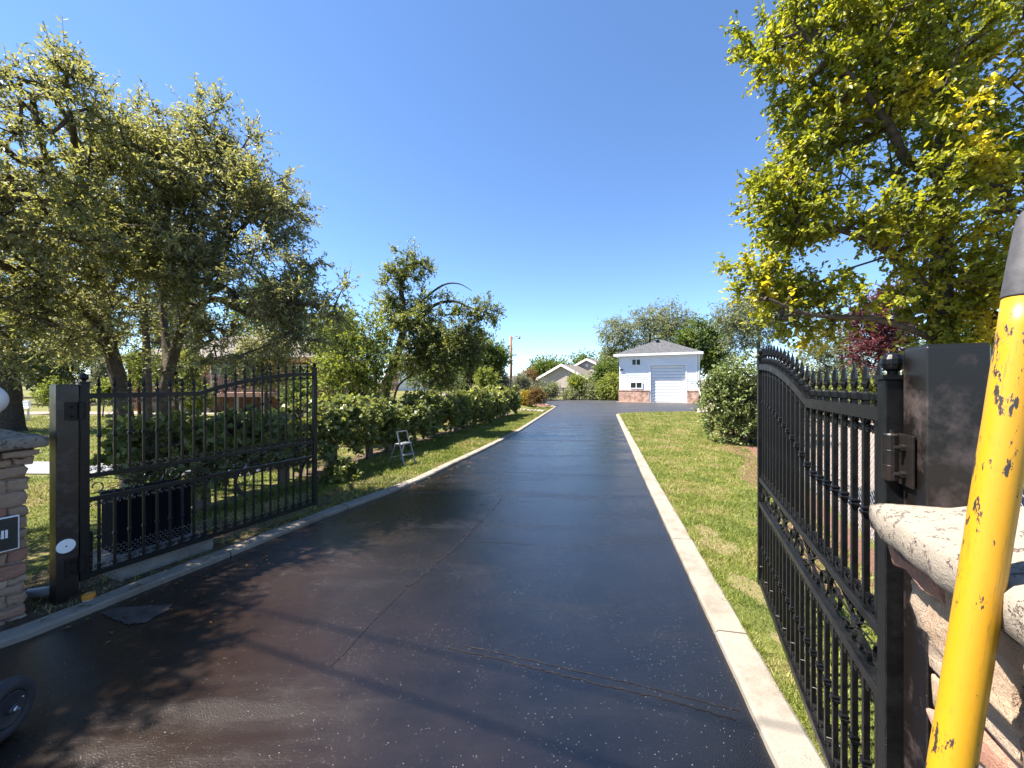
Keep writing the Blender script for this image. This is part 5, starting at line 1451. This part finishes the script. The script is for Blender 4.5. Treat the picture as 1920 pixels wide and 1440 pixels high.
bk = MB().box(((DX1 + GWD) / 2 + 0.08, -0.055, BR + 0.045), (GWD - DX1 - 0.02, 0.12, 0.09)); bk.build('sill_course', M['brick'], garage)
for x in (0.045, GWD - 0.045): MB().box((x, -0.018, (BR + 0.09 + GH) / 2), (0.09, 0.04, GH - BR - 0.09)).build('corner_board', M['white'], garage)
for x in (DX0 - 0.06, DX1 + 0.06): MB().box((x, -0.02, (DH + 0.1) / 2), (0.12, 0.05, DH + 0.1)).build('door_trim', M['white'], garage)
MB().box(((DX0 + DX1) / 2, -0.02, DH + 0.05), (DX1 - DX0, 0.05, 0.1)).build('door_trim', M['white'], garage)
gd_ = empty('overhead_door', ((DX0 + DX1) / 2, 0.19, 0), parent=garage)
ns = 12; ph = (DH - 0.03) / ns
sec = MB(); sec.box((0, 0, 0), (DX1 - DX0 - 0.02, 0.04, ph - 0.02)); sec.box((0, -0.026, ph * 0.1), (DX1 - DX0 - 0.06, 0.014, ph * 0.45))
secm = sec.mesh('door_panel', M['siding'], bevel=0.006)
for i in range(ns): link('door_panel', secm, gd_, (0, 0, 0.03 + ph * (i + 0.5)))
def window(x0, x1, z0, z1):
    wv = empty('window', ((x0 + x1) / 2, -0.045, (z0 + z1) / 2), parent=garage)
    w, h = x1 - x0, z1 - z0
    fr = MB()
    for s in (-1, 1):
        fr.box((s * (w / 2), -0.02, 0), (0.08, 0.06, h + 0.08)); fr.box((0, -0.02, s * (h / 2)), (w - 0.08, 0.06, 0.08))
    fr.box((0, -0.015, 0), (0.07, 0.05, h - 0.08))
    fr.build('frame', M['white'], wv)
    for s in (-1, 1): MB().box((s * w / 4, -0.004, 0), (w / 2 - 0.05, 0.012, h - 0.06)).build('pane', M['glass'], wv)
window(1.15, 1.92, 3.42, 3.98); window(1.02, 2.05, 1.3, 1.85)
# hip roof
ov = 0.42; ez = GH + 0.16
rp = [(-ov, -ov, ez), (GWD + ov, -ov, ez), (GWD + ov, GDP + ov, ez), (-ov, GDP + ov, ez), (GWD / 2, 3.3, ez + 1.62), (GWD / 2, GDP - 3.3, ez + 1.62)]
roof = MB(); roof.add(rp, [(0, 1, 4), (1, 2, 5, 4), (2, 3, 5), (3, 0, 4, 5), (3, 2, 1, 0)])
roof_o = roof.build('roof', M['shingle'], garage)
fa = MB()
fa.box((GWD / 2, -ov - 0.012, GH + 0.07), (GWD + 2 * ov + 0.05, 0.03, 0.19)); fa.box((GWD + ov + 0.012, GDP / 2, GH + 0.07), (0.03, GDP + 2 * ov, 0.19)); fa.box((-ov - 0.012, GDP / 2, GH + 0.07), (0.03, GDP + 2 * ov, 0.19))
fa.build('fascia', M['white'], garage)
MB().box((GWD / 2, GDP / 2, GH + 0.012), (GWD + 2 * ov - 0.01, GDP + 2 * ov - 0.01, 0.02)).build('soffit', M['white'], garage)
MB().box((GWD / 2 - 0.15, 2.45, ez + 1.40), (0.32, 0.3, 0.14)).build('roof_vent', M['black'], roof_o)
wl_ = empty('wall_lamp', (0.22, -0.03, 3.02), parent=garage)
MB().box((0, -0.05, 0), (0.3, 0.1, 0.09)).build('lamp_body', M['black'], wl_)
dn = MB(); dn.tube([(GWD + 0.12, -0.02, GH), (GWD + 0.12, -0.02, 1.2), (GWD + 0.45, -0.25, 0.02)], 0.05, 8); dn.build('downspout', M['white'], garage)
MB().box((GWD / 2, -0.25, 0.015), (GWD + 0.5, 0.5, 0.05)).build('apron_slab', M['kerb'], garage)

# ------------------------------------------------------------------ beige house beyond the apron
YH = 56
def hx(px): return at(px, 722, YH).x
def hz(py): return at(960, py, YH).z
house = empty('beige_house', (hx(1010), YH, 0), -0.52, 'beige gabled house with tan roof and chimney left of the garage', 'house')
w = hx(1105) - hx(1010); ze = hz(709); zp = hz(686); xp = hx(1057) - hx(1010)
mb = MB()
mb.add([(0.5, 0, -0.1), (w - 0.3, 0, -0.1), (w - 0.3, 0, ze), (xp, 0, zp), (0.5, 0, ze), (0.5, 12, -0.1), (w - 0.3, 12, -0.1), (w - 0.3, 12, ze), (xp, 12, zp), (0.5, 12, ze)],
       [(0, 1, 2, 3, 4), (6, 5, 9, 8, 7), (0, 5, 6, 1), (1, 6, 7, 2), (0, 4, 9, 5)])
mb.build('wall', M['stucco'], house)
def slope(a, b, y0, y1, t, mat, nm):
    m_ = MB()
    m_.add([(a[0], y0, a[1]), (b[0], y0, b[1]), (b[0], y1, b[1]), (a[0], y1, a[1]), (a[0], y0, a[1] + t), (b[0], y0, b[1] + t), (b[0], y1, b[1] + t), (a[0], y1, a[1] + t)],
           [(0, 1, 2, 3), (7, 6, 5, 4), (0, 4, 5, 1), (1, 5, 6, 2), (2, 6, 7, 3), (3, 7, 4, 0)])
    return m_.build(nm, mat, house)
sl = (zp - ze) / xp
slope((-0.3, ze - 0.35 * sl - 0.05), (xp, zp + 0.02), -0.35, 12.5, 0.16, M['shingle_tan'], 'roof')
slope((xp, zp + 0.02), (w + 0.25, ze - 0.5 * sl), -0.35, 12.5, 0.16, M['shingle_tan'], 'roof')
slope((-0.32, ze - 0.4 * sl - 0.2), (xp, zp - 0.14), -0.41, -0.35, 0.34, M['white'], 'bargeboard')
slope((xp, zp - 0.14), (w + 0.27, ze - 0.52 * sl - 0.2), -0.41, -0.35, 0.34, M['white'], 'bargeboard')
# taller wing behind with its own gable
xp2 = hx(1066) - hx(1010) + 0.6; zp2 = zp + 1.15
mb = MB(); mb.add([(xp2 - 4, 7, 0), (xp2 + 5, 7, 0), (xp2 + 5, 7, zp2 - 2.4), (xp2, 7, zp2), (xp2 - 4, 7, zp2 - 2.0), (xp2 - 4, 16, 0), (xp2 + 5, 16, 0), (xp2 + 5, 16, zp2 - 2.4), (xp2, 16, zp2), (xp2 - 4, 16, zp2 - 2.0)],
                  [(0, 1, 2, 3, 4), (6, 5, 9, 8, 7), (1, 6, 7, 2), (0, 4, 9, 5)])
mb.build('wing', M['stucco'], house)
slope((xp2 - 4.4, zp2 - 2.15), (xp2, zp2 + 0.03), 6.65, 16.4, 0.16, M['shingle_tan'], 'roof')
slope((xp2, zp2 + 0.03), (xp2 + 5.6, zp2 - 2.65), 6.65, 16.4, 0.16, M['shingle_tan'], 'roof')
slope((xp2 - 4.4, zp2 - 2.33), (xp2, zp2 - 0.13), 6.59, 6.65, 0.33, M['white'], 'bargeboard')
slope((xp2, zp2 - 0.13), (xp2 + 5.6, zp2 - 2.82), 6.59, 6.65, 0.33, M['white'], 'bargeboard')
ch = empty('chimney', (hx(1105) - hx(1010) + 1.2, 11, 0), parent=house)
MB().box((0, 0, 3.1), (0.95, 0.8, 4.2)).build('stack', M['stucco'], ch); MB().box((0, 0, 5.26), (1.05, 0.9, 0.12)).build('chimney_cap', M['kerb'], ch); MB().tube([(0.2, 0, 5.3), (0.2, 0, 5.75)], 0.1, 10).build('flue', M['zinc'], ch)
MB().tube([(w - 0.1, -0.1, 0), (w - 0.1, -0.1, ze - 0.3)], 0.06, 8).build('downspout', M['white'], house)
MB().tube([(xp2, 6.98, zp2 - 0.9), (xp2, 6.93, zp2 - 0.9)], 0.22, 14).build('gable_vent', M['white'], house)
# brown rail fence before it
rf_ = empty('rail_fence', (at(1020, 720, 46).x, 46, 0), 0, 'brown wooden rail fence in front of the beige house', 'fence')
for i in range(7): MB().box((i * 1.15, 0, 0.62), (0.14, 0.14, 1.34)).build('post', M['wood'], rf_)
for i in range(6):
    for z in (0.3, 0.65, 1.0, 1.22): MB().box((i * 1.15 + 0.575, -0.085, z), (1.14, 0.03, 0.13)).build('rail', M['wood'], rf_)

# ------------------------------------------------------------------ brick house with deck, left background
YB = 23.5
def bxx(px): return at(px, 722, YB).x
bh = empty('brick_house', (bxx(240), YB, 0), 0, 'orange brick house with a railed deck seen through the left gate', 'house')
W_ = bxx(600) - bxx(240)
MB().box((W_ / 2, 4, 1.62), (W_, 8, 3.3)).build('wall', M['brick_orange'], bh)
rf2 = MB(); rf2.add([(-0.7, -0.8, 3.2), (W_ + 0.7, -0.8, 3.2), (W_ + 0.7, 8.8, 3.2), (-0.7, 8.8, 3.2), (3.5, 4, 5.1), (W_ - 3.5, 4, 5.1)], [(0, 1, 5, 4), (1, 2, 5), (2, 3, 4, 5), (3, 0, 4), (3, 2, 1, 0)])
ro_ = rf2.build('roof', M['shingle_tan'], bh)
MB().box((W_ / 2, -0.83, 3.1), (W_ + 1.5, 0.05, 0.3)).build('fascia', M['orange_wood'], ro_)
dx0 = bxx(385) - bxx(240); dx1 = bxx(532) - bxx(240)
dk = empty('deck', ((dx0 + dx1) / 2, -1.0, 0), parent=bh); dl = dx1 - dx0
MB().box((0, 0.08, 1.05), (dl, 1.84, 0.24)).build('deck_floor', M['rail_pink'], dk)
for x in (-dl / 2 + 0.1, -dl / 6, dl / 6, dl / 2 - 0.1): MB().box((x, -0.78, 0.46), (0.16, 0.16, 0.94)).build('column', M['stucco'], dk)
MB().box((0, -0.8, 2.12), (dl, 0.08, 0.07)).build('handrail', M['rail_pink'], dk); MB().box((0, -0.8, 1.26), (dl, 0.06, 0.05)).build('handrail', M['rail_pink'], dk)
bal = MB().box((0, 0, 0), (0.045, 0.045, 0.80)).mesh('baluster', M['rail_pink'])
nb = int(dl / 0.125)
for i in range(nb): link('baluster', bal, dk, (-dl / 2 + 0.06 + i * (dl - 0.12) / (nb - 1), -0.8, 1.69))
def bwin(x, z, w, h):
    wv = empty('window', (x, -0.02, z), parent=bh); fr = MB()
    for s in (-1, 1):
        fr.box((s * w / 2, -0.03, 0), (0.09, 0.08, h + 0.09)); fr.box((0, -0.03, s * h / 2), (w - 0.09, 0.08, 0.09))
    fr.build('frame', M['white'], wv)
    MB().box((0, -0.012, 0), (w - 0.07, 0.02, h - 0.07)).build('pane', M['glass'], wv)
for x, z, w_, h_ in ((2.0, 2.2, 0.9, 1.2), (3.4, 2.2, 0.9, 1.2), (dx0 + 1.2, 2.2, 1.6, 1.7), (dx0 + 3.4, 2.15, 1.0, 1.6), (W_ - 1.2, 2.2, 0.9, 1.2)): bwin(x, z, w_, h_)
MB().tube([(dx1 - 0.05, -1.95, 0.05), (dx1 - 0.05, -1.95, 2.1)], 0.05, 8).build('downspout', M['white'], bh)
# brick outbuilding with white door behind the shrub
ob = empty('brick_outbuilding', (at(726, 720, 40).x, 40, 0.9), 0, 'small brick building with white door behind the crooked tree', 'building')
MB().box((2.6, 2, 1.3), (5.2, 4, 2.6)).build('wall', M['brick'], ob)
MB().box((2.75, -0.03, 1.1), (3.1, 0.06, 2.2)).build('door', M['white'], ob)
rr_ = MB(); rr_.add([(-0.4, -0.5, 2.62), (5.6, -0.5, 2.62), (5.6, 4.5, 2.62), (-0.4, 4.5, 2.62), (1.6, 2, 4.0), (3.6, 2, 4.0)], [(0, 1, 5, 4), (1, 2, 5), (2, 3, 4, 5), (3, 0, 4), (3, 2, 1, 0)]); rr_.build('roof', M['shingle'], ob)
MB().box((2.6, -1.2, -0.02), (6.5, 2.4, 0.16)).build('slab', M['kerb'], ob)

# pale house glimpsed over the right gate
ph_ = empty('pale_house', (at(1625, 720, 24).x, 24, 0), 0, 'pale house with dark roof glimpsed between the right gate spears', 'house')
MB().box((4, 3, 0.7), (8, 6, 1.5)).build('wall', M['stucco'], ph_)
q = MB(); q.add([(-0.4, -0.5, 1.4), (8.4, -0.5, 1.4), (8.4, 6.5, 1.4), (-0.4, 6.5, 1.4), (2.5, 3, 2.3), (5.5, 3, 2.3)], [(0, 1, 5, 4), (1, 2, 5), (2, 3, 4, 5), (3, 0, 4), (3, 2, 1, 0)]); q.build('roof', M['shingle'], ph_)

# ------------------------------------------------------------------ lamp pole, boulders, bench, far fence
lpz = gz(at(958, 720, 40).x, 40)
lpo = empty('lamp_pole', (at(958, 720, 40).x, 40, lpz), 0, 'tall bare wooden pole with a small lamp arm beyond the hedge', 'lamp pole')
MB().tube([(0, 0, -0.3), (0.02, 0, 3), (0, 0, 6.68 - lpz)], [0.15, 0.135, 0.12], 12).build('pole', M['pole_wood'], lpo, smooth=True)
MB().tube([(0.1, 0, 6.3 - lpz), (0.25, 0, 6.6 - lpz), (0.5, 0, 6.68 - lpz), (0.8, 0, 6.62 - lpz)], 0.03, 8).build('arm', M['alu'], lpo, smooth=True)
lh = MB(); lh.lathe([(0.05, 0.22), (0.09, 0.16), (0.10, 0.02), (0.16, -0.03), (0.15, -0.06), (0.07, -0.16), (0.02, -0.2)], (0.86, 0, 6.56 - lpz), 14); lh.build('lamp_head', M['alu'], lpo, smooth=True)
def boulder(label, c, r, seed, mat='boulder', group='garden boulders', name='boulder', flat=0.7):
    rngb = random.Random(seed)
    bm = bmesh.new(); bmesh.ops.create_icosphere(bm, subdivisions=3, radius=1.0)
    ph1 = [rngb.uniform(0, 6) for _ in range(6)]
    for v in bm.verts:
        d = v.co.copy()
        k = 1 + 0.16 * math.sin(d.x * 2.6 + ph1[0]) * math.sin(d.y * 2.2 + ph1[1]) + 0.1 * math.sin(d.z * 4 + ph1[2] + d.x * 3) + 0.05 * math.sin(d.y * 7 + ph1[3]) * math.sin(d.x * 6 + ph1[4])
        v.co = Vector((d.x * k * rngb.uniform(0.985, 1.015) * 1.15, d.y * k, d.z * k * flat))
        if v.co.z < -0.35: v.co.z = -0.35
        v.co *= r
    me = bpy.data.meshes.new('boulder'); bm.to_mesh(me); bm.free()
    me.materials.append(M[mat]); me.shade_smooth()
    o = link(name, me, None, c, (0, 0, rngb.uniform(0, 3)))
    return tag(o, label, 'stone', group)
for i, (lb, px, py, Y, r) in enumerate((('pale rounded boulder on the berm above the vines', 826, 737, 26, 0.62), ('flat pale boulder on the berm left of the lamp pole', 936, 727, 30, 0.62), ('tan boulder behind the golden bush', 974, 742, 30.5, 0.75), ('large tan boulder behind the rusty bush', 1001, 734, 33, 0.95), ('pale boulder at the lawn corner by the big bush', 1328, 768, 22.6, 0.5), ('low pale boulder beside the big bush', 1342, 778, 21.6, 0.5), ('low tan boulder at the top edge of the right lawn', 1318, 773, 21.9, 0.32))):
    p = at(px, py, Y); z = gz(p.x, Y) if px < 1050 else 0.0
    boulder(lb, (p.x, Y, z + r * 0.3), r, 300 + i, 'boulder_pale' if i in (0, 1, 4, 5, 6) else 'boulder')
for i, px in enumerate((977, 984, 991, 997, 1005, 1012, 1019)):
    p = gp(px, 769.5 + i * 0.55, 0.03)
    boulder(('first', 'second', 'third', 'fourth', 'fifth', 'sixth', 'last')[i] + ' pale cobble from the left edging the mulch bed', p + Vector((0, 0, 0.04)), (0.10, 0.12, 0.09, 0.11, 0.14, 0.14, 0.12)[i], 330 + i, 'boulder_pale', 'edging cobbles', 'cobble')
bn = empty('garden_bench', (at(12, 720, 17).x, 17, 0.02), math.radians(8), 'white slatted bench on the lawn beyond the left pillar', 'bench')
for i in range(3): MB().box((0, -0.15 + i * 0.15, 0.52), (1.4, 0.12, 0.04)).build('seat_slat', M['white'], bn)
for i in range(3): MB().box((0, 0.25, 0.62 + i * 0.11), (1.4, 0.03, 0.085)).build('back_slat', M['white'], bn)
for x in (-0.62, 0.62):
    MB().box((x, -0.17, 0.25), (0.06, 0.06, 0.5)).build('leg', M['white'], bn); MB().box((x, 0.22, 0.44), (0.06, 0.045, 0.88)).build('leg', M['white'], bn)
fr_ = empty('post_rail_fence', (at(-60, 720, 22).x, 22.8, 0.05), 0, 'old post and rail fence beyond the left lawn', 'fence')
for i in range(9): MB().box((i * 2.0, 0, 0.5), (0.14, 0.14, 1.0)).build('post', M['wood'], fr_)
for i in range(8):
    for z in (0.4, 0.8): MB().box((i * 2.0 + 1.0, -0.09, z), (1.98, 0.05, 0.12)).build('rail', M['wood'], fr_)

# ------------------------------------------------------------------ chain link fence on the right
cf = empty('chain_link_fence', (2.3, 1.0, 0), math.atan2(1.0, 0.451), 'grey chain link fence along the right side of the lawn', 'fence')
FL = 15.0
for x in np.arange(0.0, FL + 0.1, 2.5): MB().tube([(x, 0, -0.05), (x, 0, 1.27)], 0.028, 10).build('post', M['chain'], cf, smooth=True)
MB().tube([(0, 0, 1.24), (FL, 0, 1.24)], 0.018, 8).build('top_rail', M['chain'], cf, smooth=True)
A = []; B = []; c = 0.062
for i in range(-20, int(FL / c) + 1):
    for j in range(19):
        x = i * c; z = 0.04 + j * c
        if x + (j + 1) * 0 > FL or x < 0: continue
        for s in (1, -1):
            x0 = x if s == 1 else x + c
            A.append((x0, 0.004 * s, z)); B.append((x0 + s * c, 0.004 * s, z + c))
A = np.array(A); B = np.array(B)
V, T = tubes_np(A, B, np.full(len(A), 0.0018), np.full(len(A), 0.0018), 3)
tag(link('wire_mesh', np_mesh('wire_mesh', V, T, M['chain'], 4), cf), kind='stuff')
